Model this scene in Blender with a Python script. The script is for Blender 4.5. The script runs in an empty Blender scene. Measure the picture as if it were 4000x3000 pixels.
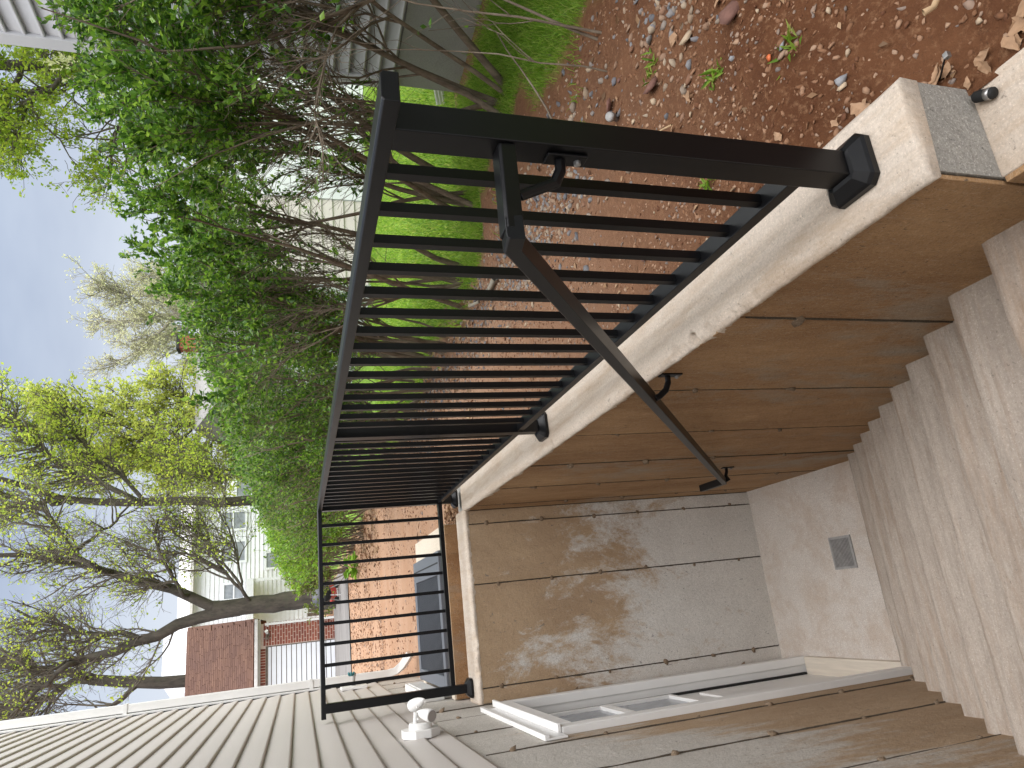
import bpy, math, random
import numpy as np
from mathutils import Matrix, Vector
rng = np.random.default_rng(11); random.seed(5)
S = bpy.context.scene; COL = S.collection

# ------------------------------------------------------------------ camera (phone held sideways: picture-top is world right)
Rv = Vector((0.94702555, -0.32097929, -0.01071913)); Uv = Vector((0.10537004, 0.27901123, 0.95448933)); Fv = Vector((0.30338055, 0.90505526, -0.29805237))
cam = bpy.data.cameras.new('camera'); camo = bpy.data.objects.new('camera', cam); COL.objects.link(camo)
cam.sensor_width = 36; cam.lens = 2699.66 / 4000 * 36; cam.clip_start = 0.05; cam.clip_end = 900
m = Matrix.Identity(4)
for i in range(3):
    m[i][0] = -Uv[i]; m[i][1] = Rv[i]; m[i][2] = -Fv[i]
m[0][3], m[1][3], m[2][3] = -0.71229154, -0.87961775, 1.01549291
camo.matrix_world = m; S.camera = camo

# ------------------------------------------------------------------ sky, sun, exposure
SUN_EL, SUN_AZ = 64, 125       # azimuth measured from +Y towards +X
w = bpy.data.worlds.new('World'); S.world = w; w.use_nodes = True
nt = w.node_tree; nt.nodes.clear()
def wn(t, **k):
    n = nt.nodes.new(t)
    for a, b in k.items(): setattr(n, a, b)
    return n
out = wn('ShaderNodeOutputWorld'); bg = wn('ShaderNodeBackground'); sky = wn('ShaderNodeTexSky', sky_type='NISHITA', sun_disc=False)
sky.sun_elevation = math.radians(SUN_EL); sky.sun_rotation = math.radians(SUN_AZ); sky.air_density = 1.2; sky.dust_density = 2.5; sky.ozone_density = 1.5
tc = wn('ShaderNodeTexCoord'); mp = wn('ShaderNodeMapping'); mp.inputs['Scale'].default_value = (1.0, 1.0, 3.0)
ns = wn('ShaderNodeTexNoise'); ns.inputs['Scale'].default_value = 1.7; ns.inputs['Detail'].default_value = 5; ns.inputs['Roughness'].default_value = .55
rp = wn('ShaderNodeValToRGB'); rp.color_ramp.elements[0].position = .36; rp.color_ramp.elements[1].position = .66
rp.color_ramp.elements[0].color = (2.25, 2.8, 4.1, 1); rp.color_ramp.elements[1].color = (4.1, 4.7, 5.8, 1)
sx = wn('ShaderNodeSeparateXYZ'); hz = wn('ShaderNodeValToRGB')
hz.color_ramp.elements[0].position = .02; hz.color_ramp.elements[0].color = (.9,)*3 + (1,); hz.color_ramp.elements[1].position = .36; hz.color_ramp.elements[1].color = (0, 0, 0, 1)
mix1 = wn('ShaderNodeMix', data_type='RGBA'); mix1.inputs[0].default_value = .82
mix2 = wn('ShaderNodeMix', data_type='RGBA'); mix2.inputs[7].default_value = (6.6, 6.9, 7.4, 1)
L = nt.links.new
L(tc.outputs['Generated'], mp.inputs[0]); L(mp.outputs[0], ns.inputs['Vector']); L(ns.outputs['Fac'], rp.inputs[0])
L(sky.outputs[0], mix1.inputs[6]); L(rp.outputs[0], mix1.inputs[7])
L(tc.outputs['Generated'], sx.inputs[0]); L(sx.outputs['Z'], hz.inputs[0]); L(hz.outputs[0], mix2.inputs[0]); L(mix1.outputs[2], mix2.inputs[6])
L(mix2.outputs[2], bg.inputs[0]); bg.inputs[1].default_value = 0.064; L(bg.outputs[0], out.inputs[0])
sl = bpy.data.lights.new('sun', 'SUN'); sl.energy = 4.4; sl.angle = math.radians(115); sl.color = (1, .985, .96)
so = bpy.data.objects.new('sun', sl); COL.objects.link(so)
e, a = math.radians(SUN_EL), math.radians(SUN_AZ)
so.rotation_euler = Vector((math.cos(e)*math.sin(a), math.cos(e)*math.cos(a), math.sin(e))).to_track_quat('Z', 'Y').to_euler()
S.view_settings.view_transform = 'Standard'; S.view_settings.look = 'None'; S.view_settings.exposure = 1.12; S.view_settings.gamma = 1
S.view_settings.use_curve_mapping = False

# ------------------------------------------------------------------ materials
def new_mat(name):
    mt = bpy.data.materials.new(name); mt.use_nodes = True
    n = mt.node_tree; b = n.nodes['Principled BSDF']
    return mt, n, b
def c4(c): return (c[0], c[1], c[2], 1)
class NB:
    """small node builder on world position"""
    def __init__(s, n): s.n = n; s.geo = n.nodes.new('ShaderNodeNewGeometry')
    def noise(s, scale, detail=6, rough=.6, stretch=(1, 1, 1), dist=0):
        mp = s.n.nodes.new('ShaderNodeMapping'); mp.inputs['Scale'].default_value = stretch
        t = s.n.nodes.new('ShaderNodeTexNoise'); t.inputs['Scale'].default_value = scale; t.inputs['Detail'].default_value = detail; t.inputs['Roughness'].default_value = rough; t.inputs['Distortion'].default_value = dist
        s.n.links.new(s.geo.outputs['Position'], mp.inputs[0]); s.n.links.new(mp.outputs[0], t.inputs['Vector'])
        return t.outputs['Fac']
    def vor(s, scale, stretch=(1, 1, 1)):
        mp = s.n.nodes.new('ShaderNodeMapping'); mp.inputs['Scale'].default_value = stretch
        t = s.n.nodes.new('ShaderNodeTexVoronoi'); t.inputs['Scale'].default_value = scale
        s.n.links.new(s.geo.outputs['Position'], mp.inputs[0]); s.n.links.new(mp.outputs[0], t.inputs['Vector'])
        return t.outputs['Distance']
    def ramp(s, f, *st):
        r = s.n.nodes.new('ShaderNodeValToRGB'); el = r.color_ramp.elements
        while len(el) < len(st): el.new(.5)
        for q, (p, c) in zip(el, st): q.position = p; q.color = c4(c) if hasattr(c, '__len__') else (c, c, c, 1)
        s.n.links.new(f, r.inputs[0]); return r.outputs[0]
    def mix(s, f, a, b, mode='MIX'):
        x = s.n.nodes.new('ShaderNodeMix'); x.data_type = 'RGBA'; x.blend_type = mode
        for k, v in ((0, f), (6, a), (7, b)):
            if hasattr(v, 'is_linked'): s.n.links.new(v, x.inputs[k])
            elif k == 0: x.inputs[0].default_value = v
            else: x.inputs[k].default_value = c4(v)
        return x.outputs[2]
    def math(s, op, a, b):
        x = s.n.nodes.new('ShaderNodeMath'); x.operation = op
        for k, v in ((0, a), (1, b)):
            if hasattr(v, 'is_linked'): s.n.links.new(v, x.inputs[k])
            else: x.inputs[k].default_value = v
        return x.outputs[0]
    def bump(s, f, b, strength=.3, dist=.01):
        x = s.n.nodes.new('ShaderNodeBump'); x.inputs['Strength'].default_value = strength; x.inputs['Distance'].default_value = dist
        s.n.links.new(f, x.inputs['Height']); s.n.links.new(x.outputs[0], b.inputs['Normal'])
def simple(name, c, rough=.6, var=.12, scale=6, bump=0, bscale=60, metal=0, spec=.4, stretch=(1, 1, 1)):
    mt, n, b = new_mat(name); nb = NB(n)
    col = nb.mix(nb.ramp(nb.noise(scale, stretch=stretch), (.3, 0.), (.7, 1.)), [x*(1-var) for x in c], [min(1, x*(1+var)) for x in c])
    n.links.new(col, b.inputs['Base Color']); b.inputs['Roughness'].default_value = rough; b.inputs['Metallic'].default_value = metal
    b.inputs['Specular IOR Level'].default_value = spec
    if bump: nb.bump(nb.noise(bscale, 4, stretch=stretch), b, bump, .004)
    return mt
def concrete(name, base, dark, stain=None, lo=.5, hi=.6, zgrad=0., zmid=0., streak=(1, 1, .35), bump=.5, pits=1., sscale=1.5, speck=.5, scratch=0., broom=None, stain2=.93):
    mt, n, b = new_mat(name); nb = NB(n)
    col = nb.mix(nb.ramp(nb.noise(3.2, 10, .7), (.3, 0.), (.72, 1.)), base, dark)
    col = nb.mix(nb.math('MULTIPLY', nb.ramp(nb.noise(130, 5, .8), (.42, 0.), (.68, 1.)), speck), col, [x*.50 for x in base])
    col = nb.mix(nb.math('MULTIPLY', nb.ramp(nb.noise(210, 3, .8), (.56, 0.), (.66, 1.)), speck), col, [min(1, x*1.5+.05) for x in base])
    if stain:
        f = nb.math('ADD', nb.math('MULTIPLY', nb.noise(sscale, 12, .74, streak, .35), .72), nb.math('MULTIPLY', nb.noise(sscale*5.5, 8, .75, streak, .6), .28))
        if zgrad:
            sp = n.nodes.new('ShaderNodeSeparateXYZ'); n.links.new(nb.geo.outputs['Position'], sp.inputs[0])
            f = nb.math('ADD', f, nb.math('MULTIPLY', nb.math('ADD', sp.outputs['Z'], -zmid), zgrad))
        msk = nb.ramp(f, (lo, 0.), (hi, 1.))
        sc = nb.mix(nb.ramp(nb.noise(2.6, 12, .78, (1, 1, .45)), (.36, 0.), (.64, 1.)), stain[0], stain[1])
        sc = nb.mix(nb.ramp(nb.noise(60, 8, .8, (1, 1, .3)), (.56, 0.), (.72, .6)), sc, [x*.40 for x in stain[0]])
        sc = nb.mix(nb.ramp(nb.noise(34, 8, .8, (1, 1, .3), 1.5), (.60, 0.), (.68, .55)), sc, [min(1, x*1.6+.05) for x in stain[1]])
        sc = nb.mix(nb.math('MULTIPLY', nb.ramp(nb.noise(170, 4, .8), (.5, 0.), (.7, 1.)), speck*.8), sc, [x*.45 for x in stain[0]])
        col = nb.mix(nb.math('MULTIPLY', msk, stain2), col, sc)
    if broom:
        col = nb.mix(nb.ramp(nb.noise(60, 6, .7, broom), (.45, 0.), (.75, .55)), col, [x*.6 for x in dark])
    if scratch:
        for st, k in (((1.2, 1, 9), 14), ((1, 1.5, .12), 30), ((3, 7, 4), 6)):
            col = nb.mix(nb.math('MULTIPLY', nb.ramp(nb.noise(k, 2, .4, st, 2.5), (.495, 0.), (.5, 1.), (.505, 0.)), scratch), col, [min(1, x*1.5) for x in base])
    if pits:
        pm = nb.ramp(nb.noise(38, 4, .65, (1, 1, .6), .6), (.29, 1.), (.34, 0.))
        col = nb.mix(nb.math('MULTIPLY', pm, .65*pits), col, [x*.2 for x in base])
        pm2 = nb.ramp(nb.noise(120, 3, .6, (1, 1, .6)), (.29, 1.), (.35, 0.))
        col = nb.mix(nb.math('MULTIPLY', pm2, .75*pits), col, [x*.22 for x in base])
    n.links.new(col, b.inputs['Base Color']); b.inputs['Roughness'].default_value = .85; b.inputs['Specular IOR Level'].default_value = .25
    if bump:
        h = nb.math('ADD', nb.noise(60, 8, .75), nb.math('MULTIPLY', nb.noise(9, 4), 1.2))
        if broom: h = nb.math('ADD', h, nb.math('MULTIPLY', nb.noise(60, 4, .6, broom), 1.))
        nb.bump(h, b, bump, .008)
    return mt
BR1, BR2 = (.27, .132, .048), (.50, .30, .145)
MAT = {}
MAT['brown_wall'] = concrete('clay stained concrete', (.40, .33, .255), (.32, .265, .2), (BR1, BR2), .40, .50, .05, -1., (1, 1, .5), bump=.8, scratch=.7, speck=.6, sscale=1.2, stain2=.9)
MAT['end_wall'] = concrete('patchy stained concrete', (.72, .685, .635), (.58, .55, .505), ((.30, .165, .058), (.45, .29, .14)), .465, .555, .15, -1.0, (1, 1, .55), sscale=2.3, bump=.8, speck=.6, stain2=.8)
MAT['house_wall'] = concrete('streaked foundation concrete', (.58, .54, .485), (.46, .425, .38), ((.29, .165, .065), (.43, .285, .155)), .48, .57, -.20, -.30, (1, 1, .3), bump=.8, scratch=.3, speck=.6, stain2=.82)
MAT['grey_conc'] = concrete('rough grey concrete', (.44, .415, .375), (.34, .325, .295), ((.22, .12, .06), (.3, .19, .11)), .66, .70, bump=1., speck=.8)
MAT['seam'] = concrete('dark gritty seam', (.12, .095, .07), (.07, .055, .04), None, bump=1., speck=.8, pits=0)
MAT['tie'] = concrete('rusty broken concrete lump', (.30, .22, .15), (.16, .11, .07), None, bump=1., speck=.8)
MAT['cap'] = concrete('pale trowelled concrete', (.62, .525, .435), (.68, .595, .505), ((.42, .295, .19), (.53, .40, .28)), .47, .62, streak=(3, .5, 1), bump=.7, pits=.7, sscale=2.2, speck=.45, stain2=.75)
MAT['step'] = concrete('pinkish beige concrete', (.50, .43, .365), (.41, .345, .29), ((.25, .16, .10), (.38, .27, .19)), .49, .64, streak=(.45, 3.5, 1), bump=.7, sscale=2.2, pits=.6, speck=.42, broom=(.14, 1, 1), stain2=.8)
MAT['floor'] = concrete('pinkish grey floor concrete', (.70, .63, .57), (.60, .535, .48), ((.42, .29, .20), (.55, .44, .345)), .47, .68, streak=(1, 1, 1), bump=.6, sscale=2.6, pits=.9, speck=.7)
MAT['curb'] = concrete('cream concrete', (.66, .58, .47), (.6, .52, .42), None, bump=.3, pits=.3)
MAT['stucco'] = concrete('grey stucco', (.40, .39, .375), (.345, .34, .325), ((.17, .15, .09), (.23, .2, .13)), .60, .68, -1.1, .05, (1, 1, 1), bump=.9, pits=0, speck=.3)
MAT['black'] = simple('satin black paint', (.0032, .0033, .0042), .34, .1, 20, .03, 300, spec=.32)
MAT['vinyl'] = simple('warm grey vinyl siding', (.555, .515, .48), .5, .04, 2, .12, 130, stretch=(1, .15, 1), spec=.3)
MAT['white'] = simple('white trim', (.74, .73, .71), .4, .04, 4)
MAT['cream'] = simple('cream threshold', (.62, .55, .46), .5, .12, 8, stretch=(6, .4, 1))
MAT['nb_vinyl'] = simple('light grey vinyl siding', (.55, .55, .57), .45, .03, 2)
MAT['nb_trim'] = simple('grey corner trim', (.60, .60, .63), .45, .03, 2)
MAT['wh'] = simple('white clapboard', (.74, .755, .79), .6, .06, 3)
MAT['beige'] = simple('beige clapboard', (.60, .55, .52), .6, .05, 3)
MAT['roof_grey'] = simple('grey shingle roof', (.28, .27, .27), .9, .15, 5)
MAT['gdoor'] = simple('white garage door panel', (.72, .735, .77), .5, .04, 3)
MAT['glass'] = simple('dark window glass', (.27, .29, .32), .2, .3, 3, spec=.6)
MAT['dark'] = simple('dark rubber', (.012, .012, .012), .7)
MAT['lens'] = simple('grey lamp lens', (.30, .27, .25), .3, .1)
MAT['gutter'] = simple('weathered white gutter', (.62, .60, .58), .5, .12, 8)
MAT['mortar'] = simple('pale mortar', (.66, .54, .46), .9, .1, 30)
MAT['grill'] = simple('dark grey enamel', (.085, .085, .10), .35, .08)
MAT['red'] = simple('red painted wood', (.42, .05, .04), .6, .2, 8)
MAT['darkred'] = simple('dark red boards', (.16, .03, .03), .7, .2, 8)
MAT['teal'] = simple('teal painted boards', (.12, .42, .44), .6, .1, 8)
MAT['fence'] = simple('weathered brown boards', (.14, .11, .085), .85, .25, 8)
MAT['slate'] = simple('blue grey powder coat', (.115, .125, .145), .45, .05)
MAT['slat'] = simple('dark blue grey slat', (.06, .066, .078), .45, .08)
MAT['grate'] = simple('weathered grey grate', (.33, .32, .31), .5, .15, 30)
MAT['steel'] = simple('scuffed steel', (.35, .34, .33), .35, .2, 40, metal=.8)
MAT['greenknob'] = simple('teal green valve', (.03, .16, .17), .4)
MAT['orange'] = simple('orange plastic', (.55, .13, .04), .5)
MAT['asphalt'] = simple('worn asphalt', (.20, .185, .175), .9, .22, 1.6, .4, 40, stretch=(.5, 2, 1))
MAT['hose'] = simple('black hose', (.02, .022, .025), .5)
def island(name, cols, rough=.8, trans=0., spec=.3, bump=0):
    mt, n, b = new_mat(name); g = n.nodes.new('ShaderNodeNewGeometry'); r = n.nodes.new('ShaderNodeValToRGB')
    el = r.color_ramp.elements
    while len(el) < len(cols): el.new(.5)
    for i, (q, c) in enumerate(zip(el, cols)): q.position = i/(len(cols)-1); q.color = c4(c)
    n.links.new(g.outputs['Random Per Island'], r.inputs[0]); n.links.new(r.outputs[0], b.inputs['Base Color'])
    b.inputs['Roughness'].default_value = rough; b.inputs['Specular IOR Level'].default_value = spec
    if trans:
        o = n.nodes['Material Output']; t = n.nodes.new('ShaderNodeBsdfTranslucent'); ms = n.nodes.new('ShaderNodeMixShader'); ms.inputs[0].default_value = trans
        hs = n.nodes.new('ShaderNodeHueSaturation'); hs.inputs['Value'].default_value = 1.5; hs.inputs['Hue'].default_value = .485
        n.links.new(r.outputs[0], hs.inputs['Color']); n.links.new(hs.outputs[0], t.inputs[0])
        n.links.new(b.outputs[0], ms.inputs[1]); n.links.new(t.outputs[0], ms.inputs[2]); n.links.new(ms.outputs[0], o.inputs[0])
    return mt
MAT['privet'] = island('privet leaves', [(.022, .070, .009), (.055, .150, .014), (.120, .265, .026), (.25, .42, .055)], .36, .46, .5)
MAT['privet_far'] = island('small shrub leaves', [(.09, .21, .018), (.14, .30, .026), (.20, .38, .04), (.27, .43, .05)], .5, .35, .3)
MAT['yew'] = island('yellow green conifer sprays', [(.07, .12, .015), (.12, .18, .025), (.18, .235, .035)], .6, .25)
MAT['maple'] = island('yellow green spring leaves', [(.25, .32, .05), (.35, .42, .08), (.45, .50, .12)], .6, .55)
MAT['bud'] = island('fresh spring leaves', [(.22, .33, .04), (.34, .45, .06), (.46, .52, .08)], .6, .55)
MAT['pale_bud'] = island('pale budding leaves', [(.42, .42, .26), (.52, .52, .32), (.42, .45, .25)], .7, .5)
MAT['bright'] = island('bright tree leaves', [(.15, .26, .022), (.25, .36, .035), (.36, .44, .05)], .5, .45)
MAT['cream_bud'] = island('pale cream new leaves', [(.42, .46, .22), (.55, .58, .32)], .6, .4)
MAT['blade'] = island('grass blades', [(.09, .20, .018), (.16, .31, .03), (.25, .40, .05), (.34, .40, .10)], .55, .5, .3)
MAT['gravel'] = island('mixed gravel', [(.11, .11, .12), (.20, .195, .20), (.26, .19, .13), (.20, .095, .055), (.36, .28, .20), (.14, .14, .16)], .85)
MAT['crumb'] = island('dirt crumbs', [(.12, .048, .024), (.18, .085, .042), (.26, .14, .08), (.36, .23, .15), (.17, .14, .125)], .9)
MAT['mulch'] = island('leaf litter', [(.16, .08, .045), (.28, .17, .09), (.42, .28, .17), (.10, .055, .03)], .85, .15)
MAT['leaf_dry'] = simple('dry tan leaf', (.33, .20, .115), .7, .25, 25)
MAT['stone_grey'] = simple('grey stone', (.24, .24, .25), .85, .25, 40, .3, 90)
MAT['stone_tan'] = simple('tan stone', (.42, .32, .22), .85, .25, 40, .3, 90)
MAT['stone_red'] = simple('dusky red stone', (.17, .085, .065), .85, .25, 40, .3, 90)
MAT['wood'] = simple('pale splintered wood', (.45, .31, .18), .8, .2, 40)
def bark(name, c1, c2, c3, sc=18):
    mt, n, b = new_mat(name); nb = NB(n)
    col = nb.mix(nb.ramp(nb.noise(sc, 6, .7, (1, 1, .3)), (.35, 0.), (.65, 1.)), c1, c2)
    col = nb.mix(nb.ramp(nb.noise(4, 4), (.55, 0.), (.7, .7)), col, c3)
    n.links.new(col, b.inputs['Base Color']); b.inputs['Roughness'].default_value = .9; nb.bump(nb.noise(sc*2, 5, .7, (1, 1, .25)), b, .6, .01); return mt
MAT['twig'] = bark('hedge bark', (.10, .075, .052), (.24, .19, .14), (.32, .27, .21), 30)
MAT['trunk'] = bark('dark tree bark', (.034, .028, .022), (.085, .070, .055), (.06, .058, .038), 10)
MAT['twig_bark'] = bark('grey brown twig bark', (.075, .062, .05), (.15, .125, .10), (.115, .11, .075), 10)
MAT['trunk_pale'] = bark('pale twiggy bark', (.22, .20, .16), (.34, .31, .25), (.3, .28, .2), 10)
# dirt with turf mask from a vertex attribute
mt, n, b = new_mat('red brown dirt'); nb = NB(n)
col = nb.mix(nb.ramp(nb.noise(1.3, 8, .62), (.32, 0.), (.68, 1.)), (.098, .038, .017), (.180, .080, .038))
col = nb.mix(nb.ramp(nb.noise(9, 8, .7), (.40, 0.), (.75, .85)), col, (.075, .028, .013))
col = nb.mix(nb.ramp(nb.noise(55, 6, .75), (.52, 0.), (.72, .7)), col, (.30, .165, .09))
col = nb.mix(nb.ramp(nb.noise(120, 3, .7), (.6, 0.), (.7, .6)), col, (.09, .045, .025))
at = n.nodes.new('ShaderNodeAttribute'); at.attribute_name = 'far'
col = nb.mix(nb.math('MULTIPLY', at.outputs['Fac'], .8), col, nb.mix(nb.ramp(nb.noise(1.1, 6, .6, (.6, 2, 1)), (.35, 0.), (.65, 1.)), (.44, .26, .16), (.50, .32, .215)))
at2 = n.nodes.new('ShaderNodeAttribute'); at2.attribute_name = 'turf'
tf = nb.mix(nb.ramp(nb.noise(14, 5), (.35, 0.), (.65, 1.)), (.11, .20, .025), (.20, .33, .045))
col = nb.mix(at2.outputs['Fac'], col, tf)
n.links.new(col, b.inputs['Base Color']); b.inputs['Roughness'].default_value = .95; b.inputs['Specular IOR Level'].default_value = .15
nb.bump(nb.math('ADD', nb.noise(26, 8, .7), nb.math('MULTIPLY', nb.noise(100, 4, .7), .5)), b, .8, .02); MAT['dirt'] = mt
mt, n, b = new_mat('red brick'); nb = NB(n); oi = n.nodes.new('ShaderNodeObjectInfo')
col = nb.mix(oi.outputs['Random'], (.19, .048, .030), (.32, .095, .055)); col = nb.mix(nb.ramp(nb.noise(25, 4), (.45, 0.), (.8, .5)), col, (.12, .04, .03))
n.links.new(col, b.inputs['Base Color']); b.inputs['Roughness'].default_value = .85; MAT['brick'] = mt
mt, n, b = new_mat('brown shingle'); nb = NB(n); oi = n.nodes.new('ShaderNodeObjectInfo')
col = nb.mix(oi.outputs['Random'], (.110, .052, .034), (.160, .082, .055)); col = nb.mix(nb.ramp(nb.noise(1.2, 4), (.4, 0.), (.7, .6)), col, (.10, .05, .04))
n.links.new(col, b.inputs['Base Color']); b.inputs['Roughness'].default_value = .9; MAT['shingle'] = mt

# ------------------------------------------------------------------ mesh helpers
ORG = {}
def mesh_from(name, v, f, mat, smooth=False):
    me = bpy.data.meshes.new(name); v = np.asarray(v, np.float32).reshape(-1, 3)
    if isinstance(f, np.ndarray):
        nf, k = f.shape; me.vertices.add(len(v)); me.vertices.foreach_set('co', v.ravel())
        me.loops.add(nf*k); me.loops.foreach_set('vertex_index', f.ravel().astype(np.int32))
        me.polygons.add(nf); me.polygons.foreach_set('loop_start', np.arange(0, nf*k, k, dtype=np.int32)); me.polygons.foreach_set('loop_total', np.full(nf, k, np.int32))
        me.update(calc_edges=True)
    else: me.from_pydata([tuple(map(float, q)) for q in v], [], f); me.update()
    if smooth: me.polygons.foreach_set('use_smooth', np.ones(len(me.polygons), bool))
    me.materials.append(MAT[mat] if isinstance(mat, str) else mat); me.validate(); return me
def tag(o, label=None, cat=None, group=None, kind=None):
    for k, v in (('label', label), ('category', cat), ('group', group), ('kind', kind)):
        if v: o[k] = v
    return o
def link(name, me, parent=None, loc=(0, 0, 0)):
    o = bpy.data.objects.new(name, me); COL.objects.link(o); o.location = loc
    if parent is not None: o.parent = parent
    return o
def thing(name, label, cat, loc=(0, 0, 0), group=None):
    o = bpy.data.objects.new(name, None); o.empty_display_size = .1; COL.objects.link(o); o.location = loc; ORG[o] = Vector(loc)
    return tag(o, label, cat, group)
def part(name, v, f, mat, parent=None, smooth=False):
    v = np.asarray(v, float).reshape(-1, 3)
    if parent is not None and parent in ORG: v = v - np.array(ORG[parent])
    o = link(name, mesh_from(name, v, f, mat, smooth), parent)
    if parent is not None: ORG[o] = ORG[parent]
    return o
class MB:
    def __init__(s): s.v = []; s.f = []
    def add(s, v, f):
        k = len(s.v); s.v += [tuple(q) for q in v]; s.f += [tuple(i+k for i in q) for q in f]; return s
    def box(s, x0, x1, y0, y1, z0, z1, bev=0):
        x0, x1 = sorted((x0, x1)); y0, y1 = sorted((y0, y1)); z0, z1 = sorted((z0, z1))
        v = [(x, y, z) for x in (x0, x1) for y in (y0, y1) for z in (z0, z1)]
        s.add(v, [(0, 1, 3, 2), (4, 6, 7, 5), (0, 4, 5, 1), (2, 3, 7, 6), (0, 2, 6, 4), (1, 5, 7, 3)]); return s
    def sweep(s, prof, a, b, up=(0, 0, 1)):
        """extrude closed 2d profile (side, up) from a to b"""
        a = Vector(a); b = Vector(b); t = (b-a).normalized(); si = t.cross(Vector(up)).normalized(); u = si.cross(t)
        n = len(prof); v = [a+si*p+u*q for p, q in prof]+[b+si*p+u*q for p, q in prof]
        s.add(v, [tuple(range(n))[::-1], tuple(range(n, 2*n))]+[(i, (i+1) % n, n+(i+1) % n, n+i) for i in range(n)]); return s
    def path(s, prof, pts, up=(0, 0, 1)):
        """mitred sweep of a closed profile through points"""
        pts = [Vector(p) for p in pts]; n = len(prof); rings = []
        for i, p in enumerate(pts):
            d0 = (pts[i]-pts[i-1]).normalized() if i else None; d1 = (pts[i+1]-pts[i]).normalized() if i < len(pts)-1 else None
            t = ((d0 or d1)+(d1 or d0)).normalized(); d = d1 or d0
            upv = Vector(up); si = d.cross(upv)
            if si.length < .01: si = d.cross(Vector((1, 0, 0)))
            si.normalize(); u = si.cross(d).normalized(); r = []
            for q, w_ in prof:
                o = si*q+u*w_; r.append(p+o-d*(o.dot(t)/d.dot(t)))
            rings.append(r)
        v = [q for r in rings for q in r]; k = len(pts)
        f = [tuple(range(n))[::-1], tuple(range(n*(k-1), n*k))]
        for j in range(k-1): f += [(j*n+i, j*n+(i+1) % n, (j+1)*n+(i+1) % n, (j+1)*n+i) for i in range(n)]
        s.add(v, f); return s
    def lathe(s, prof, o, ax, n=20):
        o = Vector(o); ax = Vector(ax).normalized(); a = ax.orthogonal().normalized(); b = ax.cross(a); k = len(prof)
        v = [o+ax*h+(a*math.cos(2*math.pi*i/n)+b*math.sin(2*math.pi*i/n))*r for r, h in prof for i in range(n)]
        f = [(j*n+i, j*n+(i+1) % n, (j+1)*n+(i+1) % n, (j+1)*n+i) for j in range(k-1) for i in range(n)]
        f += [tuple(range(n))[::-1], tuple(range((k-1)*n, k*n))]; s.add(v, f); return s
    def build(s, name, mat, parent=None, smooth=False, bev=0):
        o = part(name, s.v, s.f, mat, parent, smooth)
        if bev:
            md = o.modifiers.new('bevel', 'BEVEL'); md.width = bev; md.segments = 2; md.limit_method = 'ANGLE'
        return o
def rect(w_, h): return [(-w_/2, -h/2), (w_/2, -h/2), (w_/2, h/2), (-w_/2, h/2)]
def wob(x, y, s, seed=0):
    r = np.random.default_rng(seed); z = 0
    for i in range(6):
        k = r.normal(size=2)*s*(1+.6*i); z = z+np.sin(x*k[0]+y*k[1]+r.uniform(0, 6.28))/(1+.5*i)
    return z/2.6
def nrm(v): return v/np.maximum(np.linalg.norm(v, axis=-1, keepdims=True), 1e-9)
# many tubes at once: P (N,k,3) R (N,k)
def tubes(P, R, n):
    N, k, _ = P.shape
    T = np.empty_like(P); T[:, 1:-1] = P[:, 2:]-P[:, :-2]; T[:, 0] = P[:, 1]-P[:, 0]; T[:, -1] = P[:, -1]-P[:, -2]; T = nrm(T)
    m_ = nrm(P[:, -1]-P[:, 0]); ref = np.where(np.abs(m_[:, 2:3]) > .8, np.array([[1., .2, 0]]), np.array([[.1, .15, 1.]]))[:, None, :]
    A = nrm(np.cross(T, np.broadcast_to(ref, T.shape))); B = np.cross(T, A)
    an = np.arange(n)*2*np.pi/n
    V = P[:, :, None, :]+R[:, :, None, None]*(A[:, :, None, :]*np.cos(an)[None, None, :, None]+B[:, :, None, :]*np.sin(an)[None, None, :, None])
    base = (np.arange(N)*k*n)[:, None, None]+(np.arange(k-1)*n)[None, :, None]; i = np.arange(n)[None, None, :]; j = (np.arange(n)+1) % n; j = j[None, None, :]
    F = np.stack([base+i, base+j, base+n+j, base+n+i], -1).reshape(-1, 4)
    return V.reshape(-1, 3), F
def join(parts):
    vs, fs, o = [], [], 0
    for v, f in parts: vs.append(v); fs.append(f+o); o += len(v)
    return np.concatenate(vs), np.concatenate(fs)
def grow(P, R, N, k, tlo, thi, Ln, ang, up, wander, rf, r, bias=None, lenw=True, taper=.3):
    """children of the tubes P,R"""
    M, K, _ = P.shape; Lp = np.linalg.norm(np.diff(P, axis=1), axis=2).sum(1)
    idx = r.choice(M, N, p=Lp/Lp.sum()) if lenw else r.integers(0, M, N)
    t = r.uniform(tlo, thi, N)*(K-1); i0 = np.minimum(t.astype(int), K-2); fr = (t-i0)[:, None]
    p0 = P[idx, i0]*(1-fr)+P[idx, i0+1]*fr; tan = nrm(P[idx, i0+1]-P[idx, i0]); pr = R[idx, i0]*(1-fr[:, 0])+R[idx, i0+1]*fr[:, 0]
    q = r.normal(size=(N, 3)); q = nrm(q-tan*(q*tan).sum(1, keepdims=True)); an = np.radians(r.normal(ang[0], ang[1], N))[:, None]
    d = nrm(tan*np.cos(an)+q*np.sin(an)+np.array([[0, 0, up]])+(0 if bias is None else np.array([bias])))
    L_ = r.uniform(Ln[0], Ln[1], N)*(1.15-.55*t/(K-1)); out_ = np.empty((N, k, 3)); out_[:, 0] = p0; cur = d
    for s_ in range(1, k):
        cur = nrm(cur+r.normal(size=(N, 3))*wander+np.array([[0, 0, up*.25]])); out_[:, s_] = out_[:, s_-1]+cur*(L_/(k-1))[:, None]
    rr = np.minimum(pr*.75, rf); return out_, rr[:, None]*np.linspace(1, taper, k)[None, :]
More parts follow.
